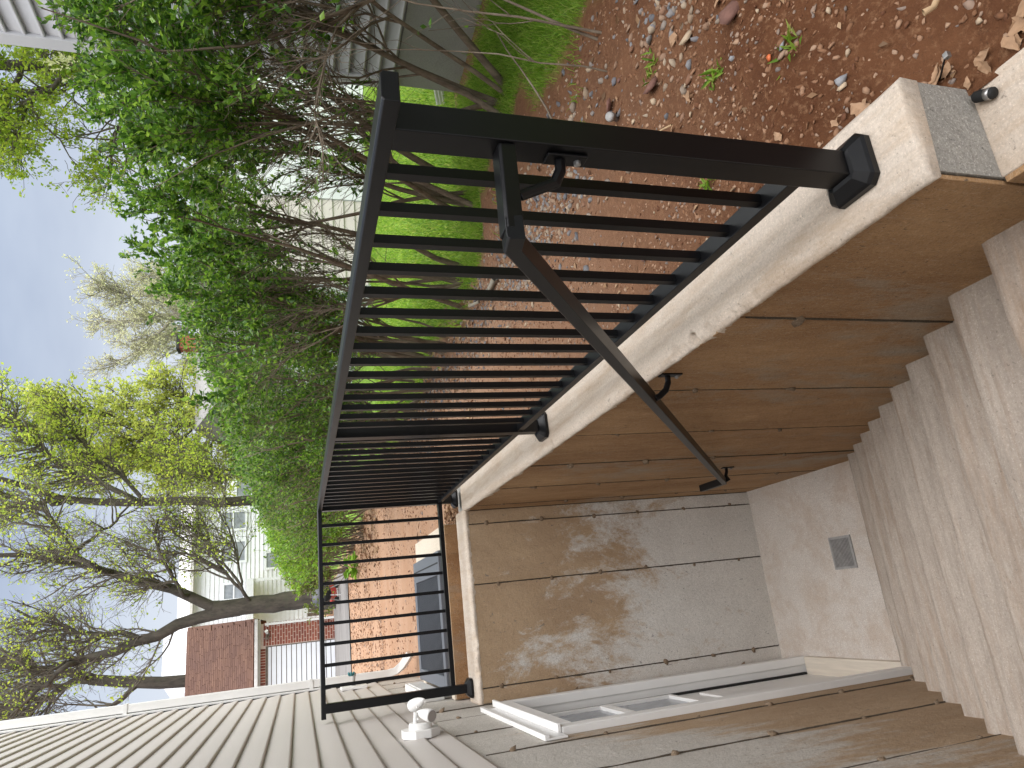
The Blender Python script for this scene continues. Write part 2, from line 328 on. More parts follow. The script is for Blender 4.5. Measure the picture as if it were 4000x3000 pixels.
def leaf_mesh(p, d, size, r, wid=.42, droop=.25):
    N = len(p); d = nrm(d+r.normal(size=(N, 3))*droop); nn = nrm(r.normal(size=(N, 3))*.7+np.array([[0, 0, .9]])); s_ = nrm(np.cross(d, nn)); nn = np.cross(s_, d)
    Lf = (size*r.uniform(.65, 1.25, N))[:, None]; W = Lf*wid*.5*1.1
    v = np.stack([p, p+d*Lf*.45+s_*W+nn*Lf*.08, p+d*Lf-nn*Lf*.06, p+d*Lf*.45-s_*W+nn*Lf*.08], 1).reshape(-1, 3)
    b = np.arange(N)*4; return v, np.concatenate([np.stack([b, b+1, b+2], 1), np.stack([b, b+2, b+3], 1)])
def leaves_on(P, N, size, r, tlo=.2, wid=.42, droop=.6, jit=0.):
    M, K, _ = P.shape; idx = r.integers(0, M, N); t = r.uniform(tlo, 1, N)*(K-1); i0 = np.minimum(t.astype(int), K-2); fr = (t-i0)[:, None]
    p = P[idx, i0]*(1-fr)+P[idx, i0+1]*fr; tan = nrm(P[idx, i0+1]-P[idx, i0])
    if jit: p = p+r.normal(size=p.shape)*jit
    return leaf_mesh(p, tan, size, r, wid, droop)
ICO_V = np.array([(0, 0, 1), (.894, 0, .447), (.276, .851, .447), (-.724, .526, .447), (-.724, -.526, .447), (.276, -.851, .447), (.724, .526, -.447), (-.276, .851, -.447), (-.894, 0, -.447), (-.276, -.851, -.447), (.724, -.526, -.447), (0, 0, -1.)])
ICO_F = np.array([(0, 1, 2), (0, 2, 3), (0, 3, 4), (0, 4, 5), (0, 5, 1), (1, 6, 2), (2, 7, 3), (3, 8, 4), (4, 9, 5), (5, 10, 1), (6, 7, 2), (7, 8, 3), (8, 9, 4), (9, 10, 5), (10, 6, 1), (6, 11, 7), (7, 11, 8), (8, 11, 9), (9, 11, 10), (10, 11, 6)])
def rocks(pos, size, r, flat=.5):
    N = len(pos); v = ICO_V[None]*(1+r.uniform(-.48, .38, (N, 12, 1))); sc = size[:, None, None]*np.stack([r.uniform(.7, 1.3, N), r.uniform(.5, 1., N), flat*r.uniform(.5, 1.1, N)], 1)[:, None, :]
    v = v*sc; a_ = r.uniform(0, 6.28, N); c, s_ = np.cos(a_)[:, None], np.sin(a_)[:, None]
    tl = r.normal(0, .35, N)[:, None]; z = v[:, :, 2]+v[:, :, 0]*tl
    v = np.stack([v[:, :, 0]*c-v[:, :, 1]*s_, v[:, :, 0]*s_+v[:, :, 1]*c, z], 2)+pos[:, None, :]
    return v.reshape(-1, 3), (ICO_F[None]+(np.arange(N)*12)[:, None, None]).reshape(-1, 3)

# ------------------------------------------------------------------ ground
HW = -1.257      # house wall plane
G0 = -.05
def gz(x, y):
    x = np.asarray(x, float); y = np.asarray(y, float)
    t = np.clip((.22-y)/.42, 0, 1); t = t*t*(3-2*t)
    near = np.clip(1-np.abs(x)/6, 0, 1)
    z = G0-.135*t+.010*wob(x, y, 3., 1)+.006*wob(x, y, 11., 2)
    rise = np.clip((x-.15)/1.2, 0, 1)*.02
    return z+rise
NX_ = 2.58
def turf(x, y):
    e_ = 1.42+.12*np.clip(y-1.5, -2, 1)+.16*wob(x, y, 2.2, 5)+.08*wob(x, y, 8, 6)
    e_ = np.where(y > 2.5, 1.15+.14*wob(x, y, 2.2, 5)-.03*(y-2.5), e_)
    t = np.clip((x-e_)/.22, 0, 1)
    return t*(y < 60)*np.where(y < 2.9, np.clip((NX_-.12+.08*wob(x, y, 4, 8)-x)/.1, .1, 1), 1)
def lines(segs):
    o = []
    for a_, b_, d_ in segs: o += list(np.arange(a_, b_-1e-6, d_))
    return np.array(o+[segs[-1][1]])
xs = lines([(-60, -8, 4), (-8, HW, 8-abs(HW)-.001 if False else 1.123833), (HW, .085, (.085-HW)/24), (.085, 3.085, .03), (3.085, 9.085, .15), (9.085, 25.085, 1), (25.085, 120.085, 5)])
ys = lines([(-6, -1, .25), (-1, 3.75, .03), (3.75, 9.75, .06), (9.75, 25.75, .25), (25.75, 65.75, 2), (65.75, 260.75, 15)])
Xg, Yg = np.meshgrid(xs, ys, indexing='ij'); Zg = gz(Xg, Yg); nx, ny = Xg.shape
idx = np.arange(nx*ny).reshape(nx, ny); q = np.stack([idx[:-1, :-1], idx[1:, :-1], idx[1:, 1:], idx[:-1, 1:]], -1)
cx_, cy_ = (Xg[:-1, :-1]+Xg[1:, 1:])/2, (Yg[:-1, :-1]+Yg[1:, 1:])/2
keep = ~((cx_ < .085) & (cy_ < 3.75)) & ~((cx_ < HW) & (cy_ < 6.25)) & ~((cx_ > HW) & (cx_ < -.2) & (cy_ > 3.98) & (cy_ < 5.0))
gm = mesh_from('ground', np.stack([Xg, Yg, Zg], -1).reshape(-1, 3), q[keep], 'dirt', True)
at = gm.attributes.new('turf', 'FLOAT', 'POINT'); at.data.foreach_set('value', turf(Xg, Yg).astype(np.float32).ravel())
fa = np.clip((Yg-.2)/3.0, 0, 1)*np.clip(1.3-np.clip(Xg-.4, 0, 1), 0, 1); at = gm.attributes.new('far', 'FLOAT', 'POINT'); at.data.foreach_set('value', np.clip(fa, 0, 1).astype(np.float32).ravel())
tag(link('ground', gm), kind='structure')
aX, aY = np.meshgrid(np.linspace(-9, .6, 40), np.linspace(15.3, 22.6, 30), indexing='ij')
aY = aY+np.where(aY < 15.5, .25*wob(aX, aY, 1.2, 9), 0)
ai = np.arange(1200).reshape(40, 30)
tag(part('driveway', np.stack([aX, aY, gz(aX, aY)+.022], -1).reshape(-1, 3), np.stack([ai[:-1, :-1], ai[1:, :-1], ai[1:, 1:], ai[:-1, 1:]], -1).reshape(-1, 4), 'asphalt'), kind='structure')

# ------------------------------------------------------------------ stairwell
def fin(parent, p, ax_n, ax_w, z0, z1, seed, w_=.0032, h_=.0022):
    """gritty raised seam left between two form panels"""
    zz = np.arange(z0, z1, .02); n_ = len(zz); r_ = np.random.default_rng(seed); n = np.array(ax_n, float); u = np.array(ax_w, float)
    wv = w_*np.clip(1+.9*wob(zz, zz*0, 9, seed)+r_.normal(0, .35, n_), .25, 2.6); c = wob(zz, zz*0, 2.5, seed+1)*.003+r_.normal(0, .0008, n_)
    b_ = np.array(p, float)[None]*np.array([[1, 1, 0]])+np.stack([zz*0, zz*0, zz], 1)
    hh = h_*np.clip(1+.6*wob(zz, zz*0, 20, seed+2), .3, 2)
    V = np.stack([b_+u*(c-wv)[:, None]-n*.004, b_+u*(c-wv*.6)[:, None]+n*hh[:, None], b_+u*(c+wv*.6)[:, None]+n*hh[:, None], b_+u*(c+wv)[:, None]-n*.004], 1)
    ii = np.arange(n_*4).reshape(n_, 4); F = np.stack([ii[:-1, :-1], ii[:-1, 1:], ii[1:, 1:], ii[1:, :-1]], -1).reshape(-1, 4)
    return part('seam', V.reshape(-1, 3), F, 'seam', parent)
ST_Y0, ST_R, ST_Z0, ST_H = .068, .2464, -.357, .1794
FZ = -2.154
XI = -.100
tag(MB().box(HW-.02, XI+.02, 2.2, 3.53, FZ-.2, FZ).build('floor', 'floor'), kind='structure')
stairs = thing('concrete_stairs', 'flight of pinkish beige concrete steps going down between the two walls', 'stairs', (-.68, 1.0, FZ))
for k in range(-1, 10):
    y1 = ST_Y0+k*ST_R; z1 = ST_Z0-k*ST_H; y0 = y1-ST_R if k > -1 else -3.2
    n_ = 40; X_ = np.linspace(HW-.01, XI+.004, n_)
    prof = [(y0-.0, z1-.195), (y0, z1-.0015), ((y0+y1)/2, z1), (y1-.022, z1+.001), (y1-.006, z1-.003), (y1, z1-.016), (y1-.022, z1-.195)]
    V = np.zeros((n_, len(prof), 3))
    for j, (yy, zz) in enumerate(prof):
        V[:, j, 0] = X_; V[:, j, 1] = yy+(.004*wob(X_, X_*0+k, 7, 20+k)+.002*wob(X_, X_*0+k, 30, 40+k) if j >= 3 else 0); V[:, j, 2] = zz+(.0015*wob(X_, X_*0+k*3, 9, 60+k) if 1 <= j <= 4 else 0)
    ii = np.arange(n_*len(prof)).reshape(n_, -1); p_ = len(prof); F = []
    for j in range(p_):
        j2 = (j+1) % p_; F.append(np.stack([ii[:-1, j], ii[:-1, j2], ii[1:, j2], ii[1:, j]], -1))
    part('step', V.reshape(-1, 3), np.concatenate(F), 'step', stairs, False)

def ragged_cap(parent, p0, p1, nin, wdt, zt, thick=.03, seed=0, step=.012, lip=.02):
    """trowelled wall top from p0 to p1; nin = direction of the stairwell side"""
    p0 = np.array(p0, float); p1 = np.array(p1, float); Ld = np.linalg.norm(p1-p0); n_ = int(Ld/step)+2; t = np.linspace(0, 1, n_); s_ = t*Ld
    c = p0[None]*(1-t[:, None])+p1[None]*t[:, None]; nin = np.array(nin, float)
    drip = np.clip(wob(s_, s_*0, 9, seed)+.5*wob(s_, s_*0, 40, seed+1)-.25, 0, 1.5)
    chip = np.clip(wob(s_, s_*0, 6, seed+2)+.7*wob(s_, s_*0, 60, seed+3)-.25, 0, 1.3)*1.35
    fine = wob(s_, s_*0, 90, seed+4)
    prof = [(wdt, -thick-.02), (wdt+.001+.004*wob(s_, s_*0, 13, seed+5), -.012), (wdt-.012+.003*fine, -.001), (wdt*.55, .0015+.001*fine), (wdt*.28, .0)]
    prof += [(.03, .0), (.010+.02*chip, -.0015-.006*chip), (-.004+.014*chip-.003*fine, -.011-.012*chip), (-.0065+.008*chip-.002*fine, -thick*.6-lip*drip*.5), (-.001, -thick-lip*drip-.004*fine)]
    V = np.zeros((n_, len(prof), 3))
    for j, (o_, zz) in enumerate(prof):
        V[:, j, :2] = c-nin[None]*np.broadcast_to(np.asarray(o_), (n_,))[:, None]; V[:, j, 2] = zt+zz
    ii = np.arange(n_*len(prof)).reshape(n_, -1)
    F = np.stack([ii[:-1, :-1], ii[1:, :-1], ii[1:, 1:], ii[:-1, 1:]], -1).reshape(-1, 4)
    F = [tuple(q) for q in F]+[tuple(ii[0]), tuple(ii[-1][::-1])]
    return part('wall_top', V.reshape(-1, 3), F, 'cap', parent, True)
TIE = [mesh_from('form_tie', *rocks(np.zeros((1, 3)), np.array([.019]), np.random.default_rng(s_), .9), 'tie') for s_ in range(4)]
def tie(parent, p, sq):
    o = link('form_tie', random.choice(TIE), parent, Vector(p)-ORG[parent]); s_ = random.uniform(.7, 1.35); o.scale = (s_*sq[0], s_*sq[1], s_*sq[2]); o.rotation_euler = (random.uniform(-.5, .5),)*3
def panel_seams(parent, pts, mat, axis):
    pass
# right hand wall
rw = thing('concrete_wall', 'long brown stained concrete wall carrying the black railing beside the stairs', 'wall', (0, 1.7, FZ))
MB().box(XI+.012, .1, -.134, 3.755, FZ-.2, -.03).build('wall_core', 'grey_conc', rw); MB().box(XI+.0095, XI+.0118, -.130, 3.50, FZ-.2, -.04).build('seam_backing', 'seam', rw)
MB().box(XI+.012, .1, -3.2, -.1322, FZ-.2, -.177).build('wall_step', 'cap', rw, bev=.004)
seams = [-3.2, -1.3, -.132, .452, 1.03, 1.60, 2.17, 2.75, 3.33, 3.51]
for i, (a_, b_) in enumerate(zip(seams[:-1], seams[1:])):
    zt = -.177 if b_ < 0 else -.026; off = random.uniform(-.002, .002)
    zt -= .004 if b_ < 0 else 0
    MB().box(XI+off, XI+.014, a_+.0035, b_-.0035, FZ-.2, zt).build('concrete_panel', 'brown_wall', rw, bev=.002)
    if 0 < b_ < 3.4: fin(rw, (XI, b_, 0), (-1, 0, 0), (0, 1, 0), max(FZ, ST_Z0-ST_H*(b_-ST_Y0)/ST_R-.25), -.035, 700+i)
    if b_ > 0:
        for z_ in np.arange(-.22, -2.1, -.41):
            if i < 8 and z_ > ST_Z0-ST_H*((b_-ST_Y0)/ST_R)+.1: tie(rw, (XI-.002, b_+random.uniform(-.012, .012), z_+random.uniform(-.03, .03)), (.7, 1, 1.2))
ragged_cap(rw, (XI, -.137), (XI, 3.52), (-1, 0), .2, 0, seed=100, lip=.032, step=.008)
# end wall
ew = thing('concrete_wall', 'grey and brown patchy concrete wall closing the far end of the stairwell', 'wall', (-.68, 3.6, FZ))
MB().box(HW+.001, XI+.011, 3.522, 3.755, FZ-.2, -.031).build('wall_core', 'grey_conc', ew); MB().box(HW+.003, XI+.008, 3.5185, 3.5218, FZ-.2, -.04).build('seam_backing', 'seam', ew)
es = [HW+.002, -1.168, -.566, -.191, XI-.001]
for a_, b_ in zip(es[:-1], es[1:]):
    MB().box(a_+.0035, b_-.0035, 3.51+random.uniform(-.002, .002), 3.524, FZ-.2, -.026).build('concrete_panel', 'end_wall', ew, bev=.0015)
for x_ in es[1:-1]:
    fin(ew, (x_, 3.51, 0), (0, -1, 0), (1, 0, 0), FZ, -.035, int(800-x_*100), .0036)
    for z_ in np.arange(-.17, -2.1, -.36): tie(ew, (x_+random.uniform(-.01, .01), 3.508, z_+random.uniform(-.03, .03)), (1, .7, 1.3))
ragged_cap(ew, (HW+.002, 3.51), (XI+.005, 3.51), (0, -1), .24, -.003, seed=200, lip=.012)

# ------------------------------------------------------------------ our house (left)
hs = thing('house', 'house with warm grey vinyl siding above a streaked concrete foundation', 'house', (HW, 2.5, FZ))
DY0, DY1, DZ0, DZ1 = 2.2, 3.30, FZ, -.05
MB().box(HW-6, HW-.16, -3.2, 6.2, .33, 6.2).build('wall', 'vinyl', hs)
core = MB(); core.box(HW-.35, HW-.012, -3.2, DY0, FZ-.2, .34); core.box(HW-.35, HW-.012, DY1, 6.2, FZ-.2, .34); core.box(HW-.35, HW-.012, DY0, DY1, DZ1, .34); core.box(HW-6, HW-.42, -3.2, 6.2, FZ-.2, .34)
core.build('foundation_core', 'seam', hs)
hseam = [-3.2, -1.5, -.6, 0., .5, 1.0, 1.53, 2.06, 2.6, 3.11, 3.50, 4.1, 4.7, 5.3, 5.75, 6.2]
for a_, b_ in zip(hseam[:-1], hseam[1:]):
    off = random.uniform(-.003, .003); pc = []
    if b_ <= DY0 or a_ >= DY1: pc.append((a_+.004, b_-.004, FZ-.2, .345))
    else:
        if a_ < DY0: pc.append((a_+.003, DY0, FZ-.2, DZ1))
        if b_ > DY1: pc.append((DY1, b_-.003, FZ-.2, DZ1))
        pc.append((a_+.004, b_-.004, DZ1, .345))
    mb = MB()
    for y0, y1, z0, z1 in pc: mb.box(HW-.014, HW+off, y0, y1, z0, z1)
    mb.build('concrete_panel', 'house_wall', hs)
    if -1 < b_ < 6.1: fin(hs, (HW, b_, 0), (1, 0, 0), (0, 1, 0), max(FZ, ST_Z0-ST_H*(b_-ST_Y0)/ST_R-.25) if not (DY0 < b_ < DY1) else DZ1+.06, .34, int(900+b_*50), .0036, .003)
    for z_ in np.arange(.2, -2.0, -.4):
        if z_ > ST_Z0-ST_H*max(0, (b_-ST_Y0)/ST_R) and not (DY0-.02 < b_ < DY1+.02 and z_ < .06): tie(hs, (HW+.002, b_+random.uniform(-.01, .01), z_+random.uniform(-.04, .04)), (.7, 1, 1.2))
for y_ in (3.8, 4.4, 5.0, 5.5): pass
# slate-like flaking ledges low on the far foundation
for i in range(10):
    y_ = 3.2+i*.29; MB().box(HW, HW+.008+.006*random.random(), y_, y_+.35*random.uniform(.6, 1), .03+.28*random.random(), .05+.28*random.random()).build('mortar_ridge', 'house_wall', hs) if False else None
SB = .1172
prof = [(0, 0), (.016, .0), (.0175, .012), (.006, SB-.004), (.004, SB+.012), (0, SB+.012)]
def clap(y0, y1, n_=14):
    ysn = np.linspace(y0, y1, n_); V = np.zeros((n_, len(prof), 3))
    for j, (o_, zz) in enumerate(prof): V[:, j, 0] = o_; V[:, j, 1] = ysn; V[:, j, 2] = zz
    return V
bm0 = None
for k in range(48):
    z_ = .352+SB*k; V = clap(-3.2, 6.08); V[:, 1:4, 0] += (.0012*wob(V[:, 1:4, 1], V[:, 1:4, 1]*0+k, 1.3, 300+k)); V[:, :, 0] += HW-.004; V[:, :, 2] += z_
    ii = np.arange(V.shape[0]*6).reshape(-1, 6); F = np.concatenate([np.stack([ii[:-1, j], ii[1:, j], ii[1:, (j+1) % 6], ii[:-1, (j+1) % 6]], -1) for j in range(6)])
    part('siding_board', V.reshape(-1, 3), F, 'vinyl', hs)
tr = MB(); tr.box(HW-.1, HW+.024, 6.10, 6.25, .33, 6.2); tr.build('corner_trim', 'white', hs, bev=.004)
MB().box(HW+.001, HW+.010, 6.06, 6.099, .33, 6.2).build('siding_channel', 'dark', hs)
# downspout with corrugated elbow
dsp = [(HW+.062, 6.185, 6.1), (HW+.062, 6.185, .22), (HW+.075, 6.175, .15), (HW+.12, 6.155, .085), (HW+.215, 6.11, .015)]
cor = [(-.038, -.03), (-.025, -.034), (-.013, -.03), (0, -.034), (.013, -.03), (.025, -.034), (.038, -.03), (.038, .03), (.025, .034), (.013, .03), (0, .034), (-.013, .03), (-.025, .034), (-.038, .03)]
ds = MB().path(cor, dsp, up=(1, .02, .05)).build('downspout', 'white', hs)
for z_ in (2.4, .9): MB().box(HW+.024, HW+.100, 6.14, 6.23, z_, z_+.03).build('strap', 'white', hs)
# faucet on a mounting block
MB().box(HW+.01, HW+.036, 5.62, 5.80, .46, .68).build('mounting_block', 'white', hs, bev=.006)
fc = MB().lathe([(.018, 0), (.018, .02), (.012, .025), (.012, .08), (.016, .085), (.016, .11)], (HW+.03, 5.70, .575), (1, -.1, -.1), 10).build('faucet', 'steel', hs)
hd = MB()
for i in range(6):
    an = i*math.pi/3; hd.lathe([(.004, .0), (.009, .012), (.009, .022), (.004, .028)], (HW+.12+.0, 5.69+.024*math.cos(an), .59+.024*math.sin(an)), (1, 0, 0), 6)
hd.lathe([(.022, 0), (.022, .018)], (HW+.115, 5.69, .59), (1, 0, 0), 10); hd.build('handle', 'greenknob', fc)
# basement window head beyond the end wall
bw = MB().box(HW+.0, HW+.055, 4.05, 4.95, .10, .235).build('window_frame', 'white', hs, bev=.004)
MB().box(HW+.056, HW+.062, 4.1, 4.9, .12, .215).build('window_band', 'gutter', hs)
# door in the foundation
dr = MB().box(HW-.125, HW-.075, DY0+.085, DY1-.085, FZ+.045, DZ1-.085).build('door', 'white', hs)
for (y0, y1, z0, z1) in ((2.36, 2.72, -.62, -.22), (2.78, 3.14, -.62, -.22), (2.36, 2.72, -1.06, -.68), (2.78, 3.14, -1.06, -.68)):
    MB().box(HW-.074, HW-.0715, y0, y1, z0, z1).build('pane', 'glass', dr)
    mu = MB(); mu.box(HW-.074, HW-.053, y0-.03, y0, z0-.03, z1+.03); mu.box(HW-.074, HW-.053, y1, y1+.03, z0-.03, z1+.03); mu.box(HW-.074, HW-.053, y0, y1, z1, z1+.03); mu.box(HW-.074, HW-.053, y0, y1, z0-.03, z0); mu.build('pane_frame', 'white', dr, bev=.003)
for (y0, y1) in ((2.38, 2.70), (2.80, 3.12)): MB().box(HW-.076, HW-.063, y0, y1, -1.95, -1.25).build('door_panel', 'white', dr, bev=.01)
MB().lathe([(.012, 0), (.012, .03), (.026, .04), (.03, .055), (.024, .07), (.004, .074)], (HW-.075, 2.36, -1.15), (1, 0, 0), 14).build('handle', 'steel', dr, True)
jm = MB()
for y0, y1 in ((DY0, DY0+.075), (DY1-.075, DY1)): jm.box(HW-.02, HW+.032, y0, y1, FZ+.002, DZ1)
jm.box(HW-.02, HW+.034, DY0+.0755, DY1-.0755, DZ1-.075, DZ1+.001)
df = jm.build('door_frame', 'white', hs, bev=.006)
rv = MB(); rv.box(HW-.2, HW-.0202, DY0+.03, DY0+.06, FZ+.002, DZ1-.03); rv.box(HW-.2, HW-.0202, DY1-.06, DY1-.03, FZ+.002, DZ1-.03); rv.box(HW-.2, HW-.0202, DY0+.0602, DY1-.0602, DZ1-.06, DZ1-.03); rv.build('jamb', 'white', df)
ws = MB(); ws.box(HW-.110, HW-.062, DY1-.086, DY1-.0605, FZ+.05, DZ1-.0605); ws.box(HW-.110, HW-.062, DY0+.0605, DY0+.084, FZ+.05, DZ1-.0605); ws.build('weatherstrip', 'dark', df)
MB().box(HW-.25, HW+.03, DY0+.076, DY1-.076, FZ+.001, FZ+.045).build('threshold', 'cream', hs, bev=.006)
fl = MB(); fl.box(HW+.001, HW+.010, 2.12, 3.24, DZ1+.003, .055); fl.box(HW+.0102, HW+.024, 2.12, 3.24, .034, .055); fl.box(HW+.0102, HW+.046, 2.2, 3.3, DZ1+.003, DZ1+.018); fl.build('drip_cap', 'white', hs, bev=.002)
# ------------------------------------------------------------------ security light
sg = thing('security_light', 'white twin head floodlight on an octagonal base on the siding', 'floodlight', (HW+.02, 2.70, .475))
an = [math.pi/8+i*math.pi/4 for i in range(8)]
MB().path([(.093*math.cos(q), .093*math.sin(q)) for q in an], [(HW+.008, 2.70, .475), (HW+.044, 2.70, .475)]).build('mounting_plate', 'white', sg, bev=.003)
MB().lathe([(.054, 0), (.054, .024), (.050, .030), (.0, .030)], (HW+.040, 2.70, .475), (1, 0, 0), 28).build('base', 'white', sg, bev=.001)
for (o_, ax) in (((HW+.108, 2.685, .468), (-.15, -.82, -.52)), ((HW+.158, 2.70, .468), (-.30, .85, .42))):
    A = Vector(ax).normalized(); hb = Vector(o_)+A*.0
    lh = MB().lathe([(.003, -.036), (.009, -.024), (.017, -.006), (.024, .018), (.028, .042), (.029, .062), (.029, .072), (.026, .0725)], hb, A, 24).build('lamp_head', 'white', sg, True)
    MB().lathe([(.0255, .0726), (.0255, .0735)], hb, A, 24).build('lens', 'lens', lh)
    MB().lathe([(.009, 0), (.009, .05)], (HW+.066, 2.70+(o_[1]-2.7)*.4, .50), Vector((.08, (o_[1]-2.7)*.7, -.01)), 10).build('swivel', 'white', sg)
    MB().lathe([(.005, 0), (.005, .010), (.002, .015)], Vector(o_)+Vector((-.02, -.015, .02)), (0, -1, .2), 8).build('thumb_screw', 'white', sg)

# ------------------------------------------------------------------ railing
RL = 1.167; B = 1.83; RT = .898
rail = thing('railing', 'black metal railing along the stairwell wall top and across its end', 'railing', (0, 1.83, 0))
PW = .0515
me_flange = None
for (x_, y_) in ((0, 0), (0, B), (0, 2*B), (-RL, 2*B)):
    p = MB().box(x_-PW/2, x_+PW/2, y_-PW/2, y_+PW/2, .002, RT-.026).build('post', 'black', rail, bev=.002)
    fb = MB()
    r0, r1, r2 = .056, .052, .034
    rings = [(r0, .0015), (r0, .014), (r1, .020), (r2, .036), (PW/2+.001, .038)]
    v = []; f = []
    for rr, zz in rings:
        c_ = rr*.72; v += [(x_+a1, y_+a2, zz) for a1, a2 in ((rr, -c_), (rr, c_), (c_, rr), (-c_, rr), (-rr, c_), (-rr, -c_), (-c_, -rr), (c_, -rr))]
    for j in range(len(rings)-1): f += [(j*8+i, j*8+(i+1) % 8, (j+1)*8+(i+1) % 8, (j+1)*8+i) for i in range(8)]
    f.append(tuple(range(32, 40))); fb.add(v, f); fb.build('post_base', 'black', p)
TW, TH = .052, .027
tp = [(-TW/2, -TH), (TW/2, -TH), (TW/2, -.004), (TW/2-.005, 0), (-TW/2+.005, 0), (-TW/2, -.004)]
MB().path(tp, [(0, -.085, RT), (0, 2*B, RT), (-RL-.055, 2*B, RT)]).build('top_rail', 'black', rail, bev=.0015)
bp = [(-.021, -.014), (.021, -.014), (.021, .013), (-.021, .013)]
BZ = .118
MB().sweep(bp, (0, PW/2, BZ), (0, B-PW/2, BZ)).build('bottom_rail', 'black', rail, bev=.0015)
MB().sweep(bp, (0, B+PW/2, BZ), (0, 2*B-PW/2, BZ)).build('bottom_rail', 'black', rail, bev=.0015)
MB().sweep(bp, (-PW/2, 2*B, BZ), (-RL+PW/2, 2*B, BZ)).build('bottom_rail', 'black', rail, bev=.0015)
bal = MB().box(-.0097, .0097, -.0097, .0097, BZ+.0135, RT-TH-.0005); bme = mesh_from('baluster', bal.v, bal.f, 'black')
for i in range(1, 16):
    for s_ in (0, B): link('baluster', bme, rail, Vector((0, s_+i*B/16, 0))-ORG[rail])
for i in range(1, 10): link('baluster', bme, rail, Vector((-i*RL/10, 2*B, 0))-ORG[rail])
# handrail
HX = -.176
hr = thing('handrail', 'black metal handrail sloping down the brown wall beside the steps', 'handrail', (HX, 1.2, -.3))
hp = [(-.020, -.014), (.020, -.014), (.020, .010), (.016, .014), (-.016, .014), (-.020, .010)]
MB().path(hp, [(-PW/2-.001, .0, .697), (HX, .0, .700)]).build('return_rail', 'black', hr, bev=.001)
MB().path(hp, [(HX, -.020, .700), (HX, .022, .694), (HX, 2.475, -1.268), (HX, 2.70, -1.262)]).build('rail', 'black', hr, bev=.001)
def bracket(px, pz, y_, rx, rz, name='bracket'):
    """plate on a vertical face at x=px, arm curving up to the rail underside"""
    b_ = MB(); b_.box(px-.006, px-.0005, y_-.014, y_+.014, pz-.045, pz+.025)
    arm = [(px-.004, y_, pz+.0), (px-.026, y_, pz+.002), (px-.05, y_, pz+.014), (rx+.008, y_, rz-.034), (rx, y_, rz-.016)]
    b_.path([(.010*math.cos(q), .006*math.sin(q)) for q in np.linspace(0, 2*math.pi, 9)[:-1]], arm, up=(0, 1, 0))
    o = b_.build(name, 'black', hr, bev=.0015)
    MB().lathe([(.006, 0), (.006, .006), (.002, .009)], (px-.006, y_, pz-.03), (-1, 0, 0), 8).build('screw', 'steel', o)
bracket(-PW/2, .60, .004, -.105, .694)
zat = lambda y_: .694-(y_-.022)*(.694+1.268)/(2.475-.022)
bracket(XI, -.055, .87, HX, zat(.87))
bracket(XI, zat(2.47)-.035, 2.47, HX, zat(2.47))

# ------------------------------------------------------------------ floor drain
fd = thing('floor_drain', 'square grey slotted drain grate set in the stairwell floor', 'drain', (-.619, 2.697, FZ))
x0, x1, y0, y1 = -.716, -.522, 2.605, 2.79
g = MB(); g.box(x0, x1, y0, y0+.012, FZ+.001, FZ+.007); g.box(x0, x1, y1-.012, y1, FZ+.001, FZ+.007); g.box(x0, x0+.014, y0+.0121, y1-.0121, FZ+.001, FZ+.007); g.box(x1-.014, x1, y0+.0121, y1-.0121, FZ+.001, FZ+.007); g.build('frame', 'grate', fd)
MB().box(x0+.0141, x1-.0141, y0+.0121, y1-.0121, FZ+.0005, FZ+.002).build('drain_pit', 'dark', fd)
sb = MB().box(x0+.0142, x1-.0142, -.0030, .0030, FZ+.002, FZ+.0065); sme = mesh_from('grate_bar', np.array(sb.v)-np.array(ORG[fd])*np.array([1, 0, 1]), sb.f, 'grate')
for i in range(14): link('grate_bar', sme, fd, (0, y0+.012+(i+.5)*(y1-y0-.024)/14-ORG[fd][1], 0))

# ------------------------------------------------------------------ window well beyond the end wall
ww = thing('window_well', 'cream concrete curb of the basement window well past the end wall', 'window well', (-.7, 4.5, -.1))
cu = MB(); cu.box(HW+.004, -.13, 3.905, 4.0, -.5, .062); cu.box(-.32, -.13, 4.0002, 5.0, -.5, .062); cu.box(HW+.004, -.13, 5.0002, 5.13, -.5, .062)
cu.build('curb', 'curb', ww, bev=.008)
MB().box(HW+.006, -.135, 3.893, 3.9048, -.5, .048).build('concrete_panel', 'brown_wall', ww)
wc = thing('well_cover', 'dark blue grey slatted metal cover lying on the cream well curb', 'cover', (-.75, 4.5, .066))
cx0, cx1, cy0, cy1, cz = -1.19, -.30, 3.93, 5.05, .066
f_ = MB(); f_.box(cx0, cx1, cy0, cy0+.07, cz, cz+.035); f_.box(cx0, cx1, cy1-.09, cy1, cz, cz+.035); f_.box(cx0, cx0+.08, cy0+.0701, cy1-.0901, cz, cz+.035); f_.box(cx1-.16, cx1, cy0+.0701, cy1-.0901, cz, cz+.035)
f_.build('frame', 'slate', wc, bev=.004)
MB().box(cx1-.085, cx1-.075, cy0+.03, cy1-.03, cz+.0352, cz+.037).build('groove', 'dark', wc)
MB().box(cx0+.081, cx1-.161, cy0+.071, cy1-.091, cz+.001, cz+.004).build('backing', 'dark', wc)
ns_ = 22; pit = (cy1-cy0-.164)/ns_
sb = MB().box(cx0+.081-ORG[wc][0], cx1-.161-ORG[wc][0], -pit*.2, pit*.2, .016, .024); sme = mesh_from('slat', sb.v, sb.f, 'slat')
for i in range(ns_): link('slat', sme, wc, (0, cy0+.072+(i+.5)*pit-ORG[wc][1], 0))

